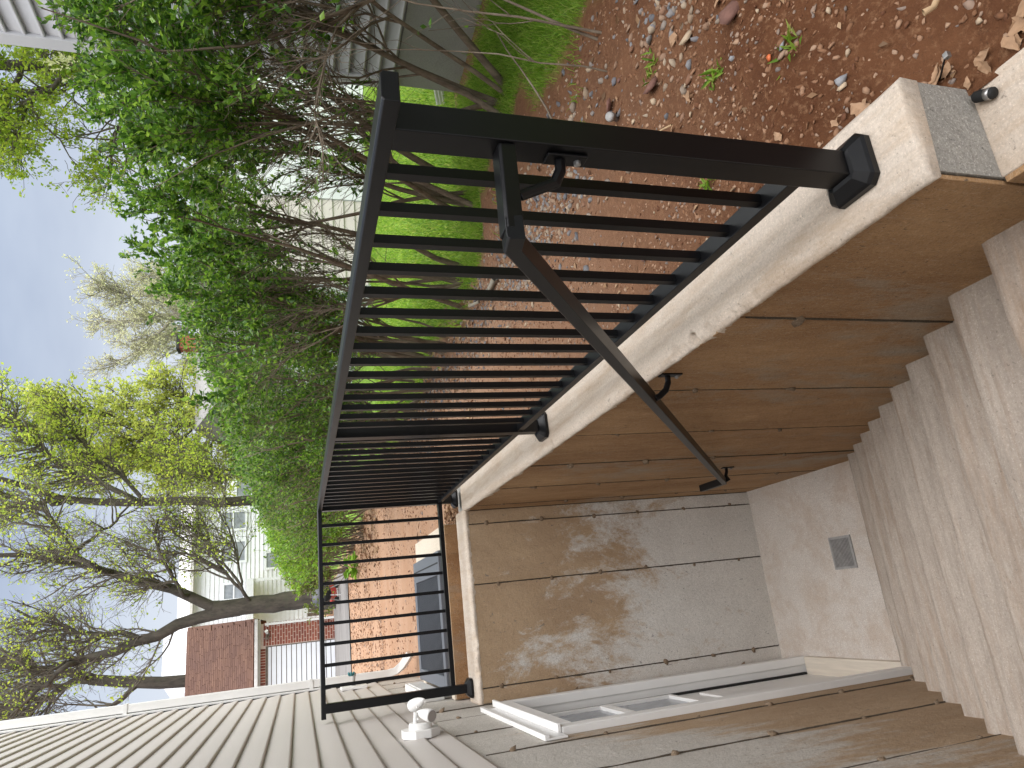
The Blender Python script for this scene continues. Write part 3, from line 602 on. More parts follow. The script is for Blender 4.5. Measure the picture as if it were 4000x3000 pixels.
# ------------------------------------------------------------------ neighbour house (right)
NX, NY = 2.58, 2.82
nh = thing('neighbour_house', 'light grey sided house with a grey stucco foundation behind the hedge at right', 'house', (NX, NY, 0))
MB().box(NX+.012, NX+7, -8, NY-.02, -.4, .385).build('foundation', 'stucco', nh)
MB().box(NX+.03, NX+7, -8, NY-.03, .386, 5.2).build('wall', 'nb_vinyl', nh)
SB2 = .0925; pr2 = [(.0, .013), (-.022, .012), (-.026, .016), (-.025, .026), (-.014, .040), (-.010, SB2+.001), (0, SB2+.001)]
for k in range(50):
    V = np.array([[(NX+.03+o_, yy, .383+SB2*k+zz) for o_, zz in pr2] for yy in (-8, NY-.085)]); ii = np.arange(14).reshape(2, 7)
    F = np.concatenate([np.stack([ii[:-1, (j+1) % 7], ii[1:, (j+1) % 7], ii[1:, j], ii[:-1, j]], -1) for j in range(7)]); part('siding_board', V.reshape(-1, 3), F, 'nb_vinyl', nh)
MB().box(NX-.006, NX+.1, NY-.084, NY, .375, 5.2).build('corner_trim', 'nb_trim', nh, bev=.003)
MB().path([(a_*.9, b_*.9) for a_, b_ in cor], [(NX+.25, NY+.06, 1.0), (NX+.25, NY+.06, .14), (NX+.24, NY+.12, .06), (NX+.20, NY+.30, -.0)], up=(1, .02, .05)).build('downspout', 'white', nh)

# ------------------------------------------------------------------ white outbuilding behind the hedge
ob = thing('outbuilding', 'white and beige garage standing across the lawn behind the hedge', 'garage', (5.5, 8.2, 0))
OY = 8.15
MB().box(3.8, 8.6, OY, OY+5, -.3, 2.3).build('wall', 'wh', ob)
for k in range(14):
    MB().add([(3.82, OY-.004, .02+k*.155), (5.18, OY-.004, .02+k*.155), (5.18, OY-.02, .02+k*.155), (3.82, OY-.02, .02+k*.155), (3.82, OY-.004, .17+k*.155), (5.18, OY-.004, .17+k*.155)], [(0, 1, 2, 3), (3, 2, 5, 4), (0, 3, 4), (1, 5, 2)]).build('siding_board', 'beige', ob)
tm = MB().box(5.19, 5.62, OY-.03, OY-.003, -.1, 2.28).build('corner_board', 'wh', ob)
gd = MB().box(5.63, 8.2, OY-.012, OY-.002, -.06, 2.2).build('garage_door', 'gdoor', ob)
for k in range(4):
    for j in range(3): MB().box(5.72+j*.83, 6.46+j*.83, OY-.022, OY-.0121, .02+k*.55, .42+k*.55).build('door_panel', 'gdoor', gd, bev=.008)
rf = MB(); rf.add([(3.6, OY-.25, 2.3), (8.8, OY-.25, 2.3), (8.8, OY+2.5, 2.42), (3.6, OY+2.5, 2.42), (8.8, OY+5.2, 2.3), (3.6, OY+5.2, 2.3), (3.6, OY-.25, 2.23), (8.8, OY-.25, 2.23)], [(0, 1, 2, 3), (3, 2, 4, 5), (6, 7, 1, 0), (0, 3, 5), (1, 4, 2)]); rf.build('roof', 'roof_grey', ob)

# ------------------------------------------------------------------ brick garage far left
GY = 22.5; gz0 = -.06
ga = thing('brick_garage', 'small red brick garage with a brown shingle roof and white door', 'garage', (-2.5, GY, gz0))
GX1 = -.44; DX1 = -1.10; DT = 1.97; ET = 2.20
gw = MB(); gw.box(DX1-.001, GX1-.012, GY+.012, GY+5.5, gz0-.2, ET); gw.box(-4.6, DX1-.0012, GY+.012, GY+5.5, DT+.005, ET); gw.box(-6, -4.601, GY+.012, GY+5.5, gz0-.2, ET); gw.box(-4.6, DX1-.0012, GY+.3, GY+5.5, gz0-.2, DT+.0049); gw.build('wall', 'mortar', ga)
BL, BH, MJ = .20, .078, .021
bk = MB().box(0, BL, 0, .03, 0, BH-MJ); bme_ = mesh_from('brick', bk.v, bk.f, 'brick'); bk = MB().box(0, BL/2-MJ/2, 0, .03, 0, BH-MJ); hme_ = mesh_from('brick', bk.v, bk.f, 'brick')
og = Vector(ORG[ga]); nbk = 0
ncr = int((ET-.12-gz0)/BH)
for r_ in range(ncr):
    z_ = gz0+.01+r_*BH; x_ = GX1; ln = 0; off = (r_ % 2)
    xe = DX1 if z_ < DT else -1.12
    while x_ > xe+.02:
        half = (off and ln == 0); l_ = BL/2-MJ/2 if half else BL
        if x_-l_ < xe-.03: half = True; l_ = BL/2-MJ/2
        link('brick', hme_ if half else bme_, ga, Vector((x_-l_, GY-.006, z_))-og); x_ -= l_+MJ; ln += 1; nbk += 1
sol = MB().box(0, BH-MJ, 0, .03, 0, .19); some = mesh_from('brick', sol.v, sol.f, 'brick')
for i in range(48): link('brick', some, ga, Vector((DX1-.05-(i+1)*BH, GY-.006, DT+.012))-og)
sd = MB().box(0, .03, 0, BL, 0, BH-MJ); sdm = mesh_from('brick', sd.v, sd.f, 'brick')
for r_ in range(ncr):
    for j in range(2): link('brick', sdm, ga, Vector((GX1-.012, GY+.03+(j+.5*(r_ % 2))*(BL+MJ), gz0+.01+r_*BH))-og)
gdr = MB().box(-4.6, DX1-.02, GY+.035, GY+.05, gz0, DT-.0).build('garage_door', 'fence', ga)
for k in range(14):
    MB().box(-4.58, DX1-.03, GY+.020, GY+.0349, gz0+.01+k*.144, gz0+.01+k*.144+.122).build('door_slat', 'gdoor', gdr, bev=.006)
MB().box(-4.62, DX1-.0, GY-.0, GY+.034, DT-.06, DT+.004).build('lintel', 'fence', ga)
MB().box(-6.2, GX1+.14, GY-.30, GY-.06, ET-.02, ET+.075).build('gutter', 'gutter', ga, bev=.015)
MB().box(-6.2, GX1+.12, GY-.059, GY+.02, ET-.08, ET+.06).build('fascia', 'gutter', ga)
MB().path(rect(.07, .06), [(GX1-.03, GY-.055, 2.0), (GX1-.03, GY-.055, gz0+.02)], up=(0, 1, .01)).build('downspout', 'white', ga)
MB().box(GX1-.1, GX1+.04, GY-.09, GY-.019, 1.90, 1.93).build('strap', 'white', ga)
# roof shingles on a sloped deck
e0 = Vector((0, GY-.28, ET+.085)); r0_ = Vector((0, GY+3.1, 4.56)); sl_ = (r0_-e0); Ls = sl_.length; sd_ = sl_.normalized(); nn_ = Vector((0, -sd_.z, sd_.y))
xr0, xr1 = -6.2, GX1+.16
dk = MB(); a_ = [Vector((x_, p.y, p.z)) for x_ in (xr0, xr1) for p in (e0, r0_)]; bk_ = Vector((0, GY+6, 2.2))
dk.add([a_[0], a_[2], a_[3], a_[1], (xr1, bk_.y, bk_.z), (xr0, bk_.y, bk_.z), (xr1, e0.y+.02, e0.z-.05), (xr0, e0.y+.02, e0.z-.05)], [(0, 1, 2, 3), (3, 2, 4, 5), (1, 6, 4, 2), (0, 3, 5, 7), (7, 6, 1, 0)]); dk.build('roof', 'shingle', ga)
ROWS = 36; rh = Ls/ROWS; ang_ = math.atan2(sd_.z, sd_.y); cnt = 0; extra = MB()
shs = []
for L_ in (.30, .24, .36):
    q_ = MB().box(0, L_-.010, 0, rh*.90, .004, .022); shs.append((L_, mesh_from('shingle', q_.v, q_.f, 'shingle')))
for r_ in range(ROWS):
    x_ = xr1-random.uniform(0, .2); p0 = e0+sd_*(r_*rh)
    while x_ > -3.6:
        L_, me_ = random.choice(shs); x_ -= L_
        if cnt < 300 and x_ > -3.1:
            o = link('shingle', me_, ga, Vector((x_, p0.y, p0.z))-og+nn_*(.004+.004*random.random())); o.rotation_euler = (ang_, 0, 0); cnt += 1
        else:
            a0 = Vector((x_, p0.y, p0.z))+nn_*.016; extra.add([a0, a0+Vector((L_-.008, 0, 0)), a0+Vector((L_-.008, 0, 0))+sd_*rh, a0+sd_*rh], [(0, 1, 2, 3)])
            extra.add([a0-nn_*.012, a0+Vector((L_-.008, 0, 0))-nn_*.012, a0+Vector((L_-.008, 0, 0)), a0], [(0, 1, 2, 3)])
tag(extra.build('shingle_field', 'shingle', ga), kind='stuff')
fl_ = thing('floodlight', 'small dark floodlight with a pale bulb on the brick garage wall', 'floodlight', (-.77, GY-.02, 1.93))
MB().lathe([(.05, 0), (.05, .03)], (-.77, GY-.019, 1.9), (0, -1, 0), 12).build('base', 'fence', fl_)
for s_ in (-1, 1):
    MB().lathe([(.02, 0), (.04, .05), (.055, .13)], (-.77+.02*s_, GY-.05, 1.92), (.6*s_, -.6, .25), 12).build('lamp_head', 'fence' if s_ < 0 else 'white', fl_)

# ------------------------------------------------------------------ white house far behind
WY = 36
wh = thing('white_house', 'large white clapboard house behind the bare trees at the far end', 'house', (2.3, WY, 0))
MB().box(-2.6, 7.2, WY+.02, WY+8, -.4, 5.9).build('wall', 'wh', wh)
q_ = MB().add([(-2.6, 0, 0), (7.2, 0, 0), (7.2, -.035, 0), (-2.6, -.035, 0), (-2.6, 0, .2), (7.2, 0, .2)], [(0, 1, 2, 3), (3, 2, 5, 4), (0, 3, 4), (1, 5, 2)]); sme = mesh_from('siding_board', np.array(q_.v)-np.array([2.3, 0, 0]), q_.f, 'wh')
for k in range(29): link('siding_board', sme, wh, (0, .019, .05+k*.2))
rf = MB(); rf.add([(-2.9, WY-.4, 5.85), (7.5, WY-.4, 5.85), (7.5, WY+4, 7.0), (-2.9, WY+4, 7.0), (7.5, WY+8.4, 5.85), (-2.9, WY+8.4, 5.85), (-2.9, WY-.4, 5.72), (7.5, WY-.4, 5.72)], [(0, 1, 2, 3), (3, 2, 4, 5), (6, 7, 1, 0), (0, 3, 5), (1, 4, 2)]); rf.build('roof', 'gutter', wh)
for (x0, x1, z0, z1) in ((2.75, 3.65, 3.5, 4.55), (1.0, 1.65, 3.55, 4.4), (2.3, 3.0, 1.2, 2.5), (5.9, 6.8, 2.5, 3.9), (4.3, 5.1, 3.5, 4.6)):
    wf = MB(); wf.box(x0-.1, x0, WY-.06, WY+.01, z0-.1, z1+.1); wf.box(x1, x1+.1, WY-.06, WY+.01, z0-.1, z1+.1); wf.box(x0, x1, WY-.06, WY+.01, z1, z1+.1); wf.box(x0, x1, WY-.06, WY+.01, z0-.1, z0); wf.box(x0, x1, WY-.05, WY+.01, (z0+z1)/2-.03, (z0+z1)/2+.03)
    wo = wf.build('window', 'wh', wh); MB().box(x0, x1, WY-.026, WY-.02, z0, z1).build('pane', 'glass', wo)
po = MB().box(-.9, 1.75, WY-1.6, WY-.04, 3.12, 3.32).build('porch_roof', 'gutter', wh); MB().box(-.9, 1.75, WY-1.65, WY-1.6002, 3.0, 3.3).build('fascia', 'wh', po)
for x_ in (-.8, 1.6): MB().box(x_, x_+.12, WY-1.55, WY-1.43, -.1, 3.1).build('porch_post', 'wh', wh)
# left white gable behind the garage
lg = thing('white_gable', 'plain pale house end showing over the brown garage roof', 'house', (-.9, 40, 0))
MB().add([(-4.5, 40, -.3), (.9, 40, -.3), (.9, 40, 6.4), (-.2, 40, 7.6), (-2.6, 40, 7.6), (-4.5, 40, 6.4)]+[(x_, 46, z_) for x_, z_ in ((-4.5, -.3), (.9, -.3), (.9, 6.4), (-.2, 7.6), (-2.6, 7.6), (-4.5, 6.4))], [(0, 1, 2, 3, 4, 5), (11, 10, 9, 8, 7, 6), (0, 6, 7, 1), (1, 7, 8, 2), (2, 8, 9, 3), (3, 9, 10, 4), (4, 10, 11, 5)]).build('wall', 'wh', lg)
MB().box(-1.3, -.9, 39.96, 39.99, 6.0, 6.5).build('vent', 'dark', lg)
# far beige house with chimney
fh = thing('beige_house', 'beige house with a grey roof and brick chimney far beyond the hedge', 'house', (9, 24, 0))
MB().box(7.2, 14, 24.02, 30, -.3, 3.75).build('wall', 'beige', fh)
q_ = MB().add([(7.2, 0, 0), (14, 0, 0), (14, -.03, 0), (7.2, -.03, 0), (7.2, 0, .18), (14, 0, .18)], [(0, 1, 2, 3), (3, 2, 5, 4), (0, 3, 4), (1, 5, 2)]); sme = mesh_from('siding_board', np.array(q_.v)-np.array([9, 0, 0]), q_.f, 'beige')
for k in range(20): link('siding_board', sme, fh, (0, .019, .05+k*.18))
rf = MB(); rf.add([(6.9, 23.7, 3.7), (14.3, 23.7, 3.7), (14.3, 27, 4.75), (6.9, 27, 4.75), (14.3, 30.3, 3.7), (6.9, 30.3, 3.7), (6.9, 23.7, 3.6), (14.3, 23.7, 3.6)], [(0, 1, 2, 3), (3, 2, 4, 5), (6, 7, 1, 0), (0, 3, 5), (1, 4, 2)]); r_o = rf.build('roof', 'roof_grey', fh)
ch = MB().box(9.9, 10.4, 26, 26.5, 4.2, 5.25).build('chimney', 'brick', r_o); MB().box(9.86, 10.44, 25.96, 26.54, 5.25, 5.35).build('chimney_cap', 'dark', r_o)

# ------------------------------------------------------------------ yard clutter by the big tree
kg = thing('kettle_grill', 'dark grey domed kettle grill standing before the big bare tree', 'grill', (.07, 18.5, -.06))
MB().lathe([(.29, .0), (.30, .04), (.295, .12), (.26, .21), (.18, .27), (.03, .29)], (.07, 18.5, .40), (0, 0, 1), 22).build('lid', 'grill', kg, True)
MB().lathe([(.08, -.20), (.2, -.15), (.27, -.06), (.29, -.003)], (.07, 18.5, .40), (0, 0, 1), 22).build('bowl', 'dark', kg, True)
for q in (0.3, 2.4, 4.5): MB().sweep(rect(.025, .025), (.07+.15*math.cos(q), 18.5+.15*math.sin(q), .25), (.07+.27*math.cos(q), 18.5+.27*math.sin(q), -.08), up=(0, 1, .1)).build('leg', 'grate', kg)
MB().path(rect(.02, .02), [(.02, 18.5, .685), (.02, 18.5, .72), (.12, 18.5, .72), (.12, 18.5, .685)], up=(0, 1, 0)).build('handle', 'fence', kg)
rt = thing('red_toy_wagon', 'bright red wagon tipped over on the grass under the grill', 'wagon', (.1, 19.2, -.06))
MB().add([(-.15, 19.2, .0), (.38, 19.2, .05), (.42, 19.5, .12), (-.15, 19.5, .08), (-.12, 19.15, .16), (.36, 19.15, .22), (.4, 19.55, .3), (-.12, 19.55, .24)], [(0, 1, 2, 3), (4, 5, 6, 7), (0, 4, 5, 1), (1, 5, 6, 2), (2, 6, 7, 3), (3, 7, 4, 0)]).build('body', 'red', rt)
for x_ in (-.05, .3): MB().lathe([(.0, 0), (.07, 0), (.07, .03), (0, .03)], (x_, 19.13, .03), (0, -1, 0), 14).build('wheel', 'dark', rt)
sh = thing('red_shed', 'dark red shed with teal fascia boards beside the big tree', 'shed', (.8, 24.6, -.06))
for k in range(9): MB().box(.30+k*.17, .46+k*.17, 24.58, 24.62, -.1, .84).build('board', 'darkred', sh)
MB().box(.25, 1.9, 24.45, 26, .845, .93).build('roof', 'fence', sh)
for k in range(3): MB().box(.22, 1.9, 24.40, 24.449, .86+k*.085, .935+k*.085).build('fascia_board', 'teal', sh)
MB().box(.32, 1.8, 24.63, 26, -.1, .84).build('wall', 'darkred', sh)
fe = thing('board_fence', 'weathered brown board fence between the big tree and the garage', 'fence', (.2, 23.6, -.06))
for k in range(9): MB().box(-.36+k*.125, -.25+k*.125, 23.6, 23.62, -.1, .72+.03*random.random()).build('board', 'fence', fe)
MB().box(-.36, .77, 23.621, 23.66, .45, .53).build('rail', 'fence', fe)

# ------------------------------------------------------------------ hedge shrubs
def stems_at(base, n_, H, spread, lean, r, k=9, rad=.016):
    a_ = r.uniform(0, 2*np.pi, n_); tl = np.abs(r.normal(spread, spread*.5, n_)); d = np.stack([np.sin(tl)*np.cos(a_)+lean[0], np.sin(tl)*np.sin(a_)+lean[1], np.cos(tl)], 1); d = nrm(d)
    P = np.empty((n_, k, 3)); P[:, 0] = np.array(base)[None]+np.concatenate([r.normal(0, .09, (n_, 2)), np.full((n_, 1), -.06)], 1)
    Ln = H*r.uniform(.75, 1.15, n_); cur = d
    for s_ in range(1, k):
        cur = nrm(cur+r.normal(size=(n_, 3))*.13+np.array([[0, 0, .05]])); P[:, s_] = P[:, s_-1]+cur*(Ln/(k-1))[:, None]
    return P, (rad*r.uniform(.45, 1.3, n_))[:, None]*np.linspace(1, .12, k)[None]
def shrub(base, label, H=2.0, n_=9, spread=.3, lean=(0, 0), nb_=60, nt_=520, nl=5200, size=.03, ztop=2.0, zlow=.9, seed=0, rad=.016, mat='privet', group='privet shrubs of the hedge', bark_='twig', lowleaf=.25, name='hedge_shrub', cat='shrub', wid=.5):
    r = np.random.default_rng(seed); base = (base[0], base[1], float(gz(base[0], base[1])))
    t = thing(name, label, cat, base, group)
    P0, R0 = stems_at(base, n_, H, spread, lean, r, rad=rad)
    zl = lambda q: 1.0155+ztop*(q[..., 0]+.712)+.09*wob(q[..., 0], q[..., 1], 4, seed)
    fz = np.clip((zl(P0[:, -1])-.03-P0[:, 0, 2])/np.maximum(P0[:, -1, 2]-P0[:, 0, 2], .2), .3, 1)[:, None, None]; P0 = P0[:, :1]+(P0-P0[:, :1])*fz
    P1, R1 = grow(P0, R0, nb_, 7, .2, .97, (.35*H*.5, .42*H), (32, 14), .35, .16, rad*.32, r)
    ok = P1[:, -1, 2] < zl(P1[:, -1])+.03; P1, R1 = P1[ok], R1[ok]
    P2, R2 = grow(P1, R1, nt_, 5, .25, 1., (.12, .34), (38, 16), .25, .2, rad*.12, r)
    ok = P2[:, -1, 2] < zl(P2[:, -1])+.12*r.random(len(P2))**4; P2, R2 = P2[ok], R2[ok]
    R2 = np.maximum(R2, .0011)
    v, f = join([tubes(P0, R0, 7), tubes(P1, R1, 5), tubes(P2, R2, 3)]); part('stems', v, f, bark_, t, True)
    z = P2[:, -1, 2]; pr = np.clip((z-zlow+.25)/.5, lowleaf, 1)
    P3 = P2[r.random(len(P2)) < pr]
    v, f = leaves_on(P3, nl, size, r, .15, wid, .75, .006)
    tag(part('foliage', v, f, mat, t), kind='stuff')
    return t
SH = [  # x, y, H, stems, lean, leaves, top slope, label
    (2.05, 1.15, 2.5, 7, (.0, -.06), 15000, .335, 'near privet shrub with drooping leafy shoots before the grey siding'),
    (1.76, 2.00, 2.5, 6, (.16, -.26), 20000, .345, 'privet shrub whose thick trunk leans across the neighbour house corner'),
    (1.72, 2.75, 2.4, 7, (.10, -.12), 22000, .40, 'privet shrub with a thick split trunk behind the first balusters'),
    (1.35, 3.15, 2.1, 8, (.05, -.05), 17000, .40, 'privet shrub in front of the white garage door panels'),
    (1.15, 3.75, 2.0, 9, (0, 0), 14000, .385, 'privet shrub with bare grey stems behind the middle balusters'),
    (1.20, 4.40, 2.0, 11, (0, .03), 14000, .36, 'twiggy privet shrub standing in front of the beige siding'),
    (1.08, 5.10, 1.9, 12, (0, 0), 15000, .36, 'dense dark privet shrub in the middle of the hedge'),
    (1.10, 5.90, 1.9, 12, (0, 0), 15000, .38, 'privet shrub with large pale leaves low on its stems'),
    (1.02, 6.80, 1.9, 12, (0, 0), 14000, .385, 'privet shrub with reddish bare twigs near the second post'),
    (.98, 7.80, 1.8, 12, (0, 0), 6000, .33, 'last tall privet shrub before the clipped green bushes'),
]
for i, (x_, y_, H_, n_, ln_, nl_, zt_, lb_) in enumerate(SH):
    shrub((x_, y_), lb_, H_, n_, .28, ln_, (70 if i < 4 else 100), 1700, nl_, .031 if y_ < 3 else .031, zt_, 1.3 if i < 4 else (.8 if i < 6 else .35), 500+i, .020 if i < 5 else .014, lowleaf=.07 if i < 4 else .25)
shrub((1.25, .85), 'thin young shoot with a few leaves rising from the gravel near the foundation', 1.5, 3, .2, (.25, -.1), 16, 60, 180, .032, 2.0, .1, 520, .007, lowleaf=.6, group=None)
shrub((1.14, .80), 'slender bare stem curving up in front of the grey stucco foundation', 1.35, 2, .12, (.12, .02), 10, 30, 60, .03, 2.0, .1, 521, .007, lowleaf=.6, group=None)
FAR = [((.98, 9.4), 'bright green rounded bush just past the railing corner', 1.55, 'privet_far', 9000), ((.82, 11.2), 'grey green rounded bush between the bright bush and the brown one', 1.55, 'privet_far', 8000), ((.72, 13.2), 'brownish twiggy bush with thin leaves near the conifer', 1.55, 'privet_far', 3600), ((.50, 15.6), 'yellow green conical bush at the far end of the hedge', 1.35, 'yew', 9000)]
for i, (b_, lb_, H_, mt_, nl_) in enumerate(FAR):
    shrub(b_, lb_, H_+.15, 26, .34, (0, 0), 240, 1500, nl_, .055, .33 if i < 3 else .25, .0, 540+i, .014, mt_, 'clipped bushes at the far end', lowleaf=1., name='bush', cat='bush', wid=.55)
# leafy weed at the foot of the far bushes
lw = thing('leafy_plant', 'low bright green broad leafed plant at the foot of the far bushes', 'plant', (.28, 12.6, -.05))
r = np.random.default_rng(77); a_ = r.uniform(0, 6.28, 46); p_ = np.stack([.28+.12*np.cos(a_)*r.random(46), 12.6+.12*np.sin(a_), -.05+.22*r.random(46)], 1); d_ = np.stack([np.cos(a_), np.sin(a_), .35*r.random(46)], 1)
v, f = leaf_mesh(p_, d_, .19, r, .55, .2); part('foliage', v, f, 'privet_far', lw)
pl_ = thing('cream_shrub', 'pale cream budding shrub tips above the hedge beside the neighbour corner', 'shrub', (3.3, 3.9, -.05))
r = np.random.default_rng(78); P0, R0 = stems_at((3.3, 3.9, -.05), 10, 2.35, .10, (0, 0), r, rad=.012); P1, R1 = grow(P0, R0, 70, 6, .6, 1, (.2, .45), (28, 10), .5, .12, .005, r); P2, R2 = grow(P1, R1, 380, 4, .3, 1, (.1, .25), (35, 10), .3, .15, .0025, r)
v, f = join([tubes(P0, R0, 6), tubes(P1, R1, 4), tubes(P2, R2, 3)]); part('stems', v, f, 'twig', pl_, True); v, f = leaves_on(P2, 3200, .035, r, .3, .35, .6); tag(part('foliage', v, f, 'cream_bud', pl_), kind='stuff')

# ------------------------------------------------------------------ trees
def resample(pts, k):
    p = np.array(pts, float); s_ = np.r_[0, np.cumsum(np.linalg.norm(np.diff(p, axis=0), axis=1))]; u = np.linspace(0, s_[-1], k)
    q = np.stack([np.interp(u, s_, p[:, i]) for i in range(3)], 1)
    q[1:-1] = q[1:-1]*.6+.2*(q[:-2]+q[2:]); return q
def tree(label, limbs, base, n1, n2, n3, nl, size, leafmat, seed, L1=(.8, 2.2), L2=(.4, 1.0), L3=(.15, .45), up=.25, bk='trunk', tmin=.25, r1=.035, cat='tree', group=None, wid=.6, tw=.008, ang=(45, 15), tlo1=.15):
    r = np.random.default_rng(seed); t = thing('tree', label, cat, base, group); K = 12
    P = np.stack([resample(p, K) for p, a_, b_ in limbs]); R = np.stack([np.linspace(a_, b_, K) for p, a_, b_ in limbs])
    P[:, 1:-1] += r.normal(size=P[:, 1:-1].shape)*.03
    v, f = tubes(P, R, 10); part('trunk', v, f, bk, t, True)
    Pl, Rl = (P[1:], R[1:]) if len(P) > 1 else (P, R)
    P1, R1 = grow(Pl, Rl, n1, 8, tmin, 1., L1, ang, up, .16, r1, r); P1[:, 0] += 0
    P2, R2 = grow(P1, R1, n2, 6, tlo1, 1., L2, (42, 15), up*.6, .2, r1*.4, r); P3, R3 = grow(P2, R2, n3, 4, .15, 1., L3, (42, 18), up*.4, .22, tw, r)
    R2 = np.maximum(R2, tw*.7); R3 = np.maximum(R3, tw*.55)
    v, f = join([tubes(P1, R1, 6), tubes(P2, R2, 4), tubes(P3, R3, 3)]); part('branches', v, f, 'twig_bark' if bk == 'trunk' else bk, t, True)
    if nl:
        v, f = leaves_on(P3, nl, size, r, .3, wid, 1.2, size*.5); tag(part('crown', v, f, leafmat, t), kind='stuff')
    return t
T1 = [([(.03, 21, -.2), (.13, 21, 1.13), (.08, 21, 2.18), (.06, 21, 2.85), (.08, 21, 3.32)], .30, .22),
      ([(.0, 21, 2.6), (.01, 21, 3.12), (-.25, 21, 4.16), (-.55, 21, 5.03), (-.82, 21, 5.99), (-.97, 21, 6.86), (-.98, 21, 7.72), (-.79, 21, 8.3)], .19, .06),
      ([(-.95, 20.8, 6.6), (-.96, 20.5, 6.73), (-1.29, 20.5, 6.98), (-1.59, 20.5, 7.4), (-1.94, 20.5, 7.85)], .08, .03),
      ([(-.6, 21.2, 4.95), (-.48, 21.5, 5.12), (-.27, 21.5, 5.76), (-.26, 21.5, 6.44), (.17, 21.5, 7.39), (.59, 21.5, 8.25)], .08, .03),
      ([(.08, 21, 2.8), (.14, 21, 3.39), (.64, 21, 4.19), (1.0, 21, 5.11), (1.36, 21, 6.13), (1.72, 21, 7.07), (1.88, 21, 7.87), (1.98, 21, 8.58)], .16, .06),
      ([(1.3, 20.9, 5.9), (1.31, 20.4, 5.99), (1.69, 20.4, 6.62), (2.18, 20.4, 6.95), (2.75, 20.4, 7.29), (3.25, 20.4, 7.63)], .09, .03),
      ([(1.75, 21.2, 7.1), (2.05, 21.6, 7.07), (2.43, 21.6, 6.47), (2.83, 21.6, 5.97), (3.32, 21.6, 5.6)], .06, .025),
      ([(.5, 20.9, 3.95), (.59, 20.2, 4.07), (1.43, 20.2, 4.48), (2.13, 20.2, 4.77), (2.61, 20.2, 4.66)], .06, .025),
      ([(.15, 20.9, 2.3), (.52, 20.4, 2.55), (1.26, 20.4, 3.16), (1.92, 20.4, 3.5), (2.52, 20.4, 4.04)], .055, .02),
      ([(.5, 20.4, 2.5), (1.1, 20.3, 2.9), (1.8, 20.2, 3.7), (2.4, 20.0, 4.8)], .04, .015), ([(.5, 20.4, 2.55), (1.3, 20.3, 2.6), (2.2, 20.2, 2.9), (3.0, 20.2, 3.3)], .035, .012), ([(1.0, 20.3, 2.9), (1.5, 20.0, 3.8), (1.7, 19.9, 4.8), (2.2, 19.9, 5.8)], .035, .012)]
tree('big dark tree with a thick forked trunk and sparse new leaves beside the brick garage', T1, (.03, 21, -.1), 190, 1300, 5600, 6500, .085, 'bud', 31, L1=(.9, 2.4), L3=(.2, .6), r1=.03, tw=.0065)
T2 = [([(3.38, 24, -.2), (3.41, 24, .27), (3.52, 24, 2.36), (3.67, 24, 4.73), (3.79, 24, 6.97), (3.92, 24, 8.05), (4.29, 24, 8.92), (4.7, 24, 9.85)], .21, .08),
      ([(3.85, 24, 7.8), (3.88, 24, 8.05), (3.9, 24, 9.09), (3.7, 24, 9.75)], .12, .06),
      ([(3.68, 24, 5.6), (3.65, 23.4, 5.97), (4.26, 23.4, 6.72), (4.64, 23.4, 7.74), (5.5, 23.4, 8.71), (6.43, 23.4, 9.42), (7.11, 23.4, 9.9)], .10, .03),
      ([(3.7, 24, 5.7), (3.89, 24.6, 5.91), (4.74, 24.6, 6.57), (5.3, 24.6, 7.36), (6.2, 24.6, 8.02), (7.1, 24.6, 8.69)], .08, .03),
      ([(3.5, 24, 3.2), (3.54, 23.5, 3.28), (4.36, 23.5, 3.45), (4.9, 23.5, 3.93), (4.48, 23.5, 4.23)], .05, .02),
      ([(3.7, 24, 5.2), (3.79, 24.5, 5.27), (4.46, 24.5, 4.83), (5.15, 24.5, 4.54), (6.07, 24.5, 4.97)], .05, .02)]
tree('straight slender dark tree trunk with loose new leaves right of the big tree', T2, (3.38, 24, -.1), 170, 1000, 3600, 10000, .11, 'bud', 32, L1=(.8, 2.0), L3=(.2, .6), r1=.035, tw=.009)
T3 = [([(-2.0, 27, -.2), (-2.05, 27, 2.5), (-2.02, 27, 4.47), (-1.98, 27, 5.35), (-1.94, 27, 6.06), (-1.73, 27, 6.91), (-1.57, 27, 7.68)], .28, .17),
      ([(-1.6, 27, 7.5), (-1.3, 27, 8.22), (-1.31, 27, 8.81), (-.72, 27, 9.73), (-.57, 27, 10.32)], .16, .08),
      ([(-1.6, 27, 7.6), (-1.48, 27, 8.06), (-1.8, 27, 8.62), (-2.19, 27, 9.17), (-2.41, 27, 9.71)], .12, .05),
      ([(-1.6, 27, 7.6), (-1.39, 26.4, 7.91), (-.79, 26.4, 7.74), (-.12, 26.4, 8.01), (.25, 26.4, 8.48)], .08, .03),
      ([(-1.9, 27, 6.2), (-2.5, 26.6, 7.0), (-3.0, 26.4, 8.0), (-3.2, 26.4, 9.0)], .09, .03)]
tree('bare dark tree with tangled twigs rising behind the garage roof', T3, (-2.0, 27, -.1), 140, 900, 3600, 700, .08, 'bud', 33, L1=(.8, 2.4), L3=(.2, .6), r1=.04, tw=.010)
T4 = [([(7.3, 29, -.2), (7.39, 29, 2.65), (7.66, 29, 4.14), (7.7, 29, 5.6), (7.73, 29, 6.73), (7.82, 29, 8.3)], .2, .05)]
for q in range(11):
    a_ = q*2.4; z_ = 1.7+q*.55; T4.append(([(7.6, 29, z_), (7.5+1.1*math.cos(a_), 29+.9*math.sin(a_), z_+.7), (7.4+2.2*math.cos(a_)*(1-.04*q), 29+1.9*math.sin(a_), z_+1.1+.1*q)], .06, .02))
tree('yellow green maple with a full crown rising behind the hedge', T4, (7.3, 29, -.1), 220, 1400, 4600, 25000, .14, 'maple', 34, L1=(1.0, 2.6), L3=(.25, .6), r1=.03, tw=.011)
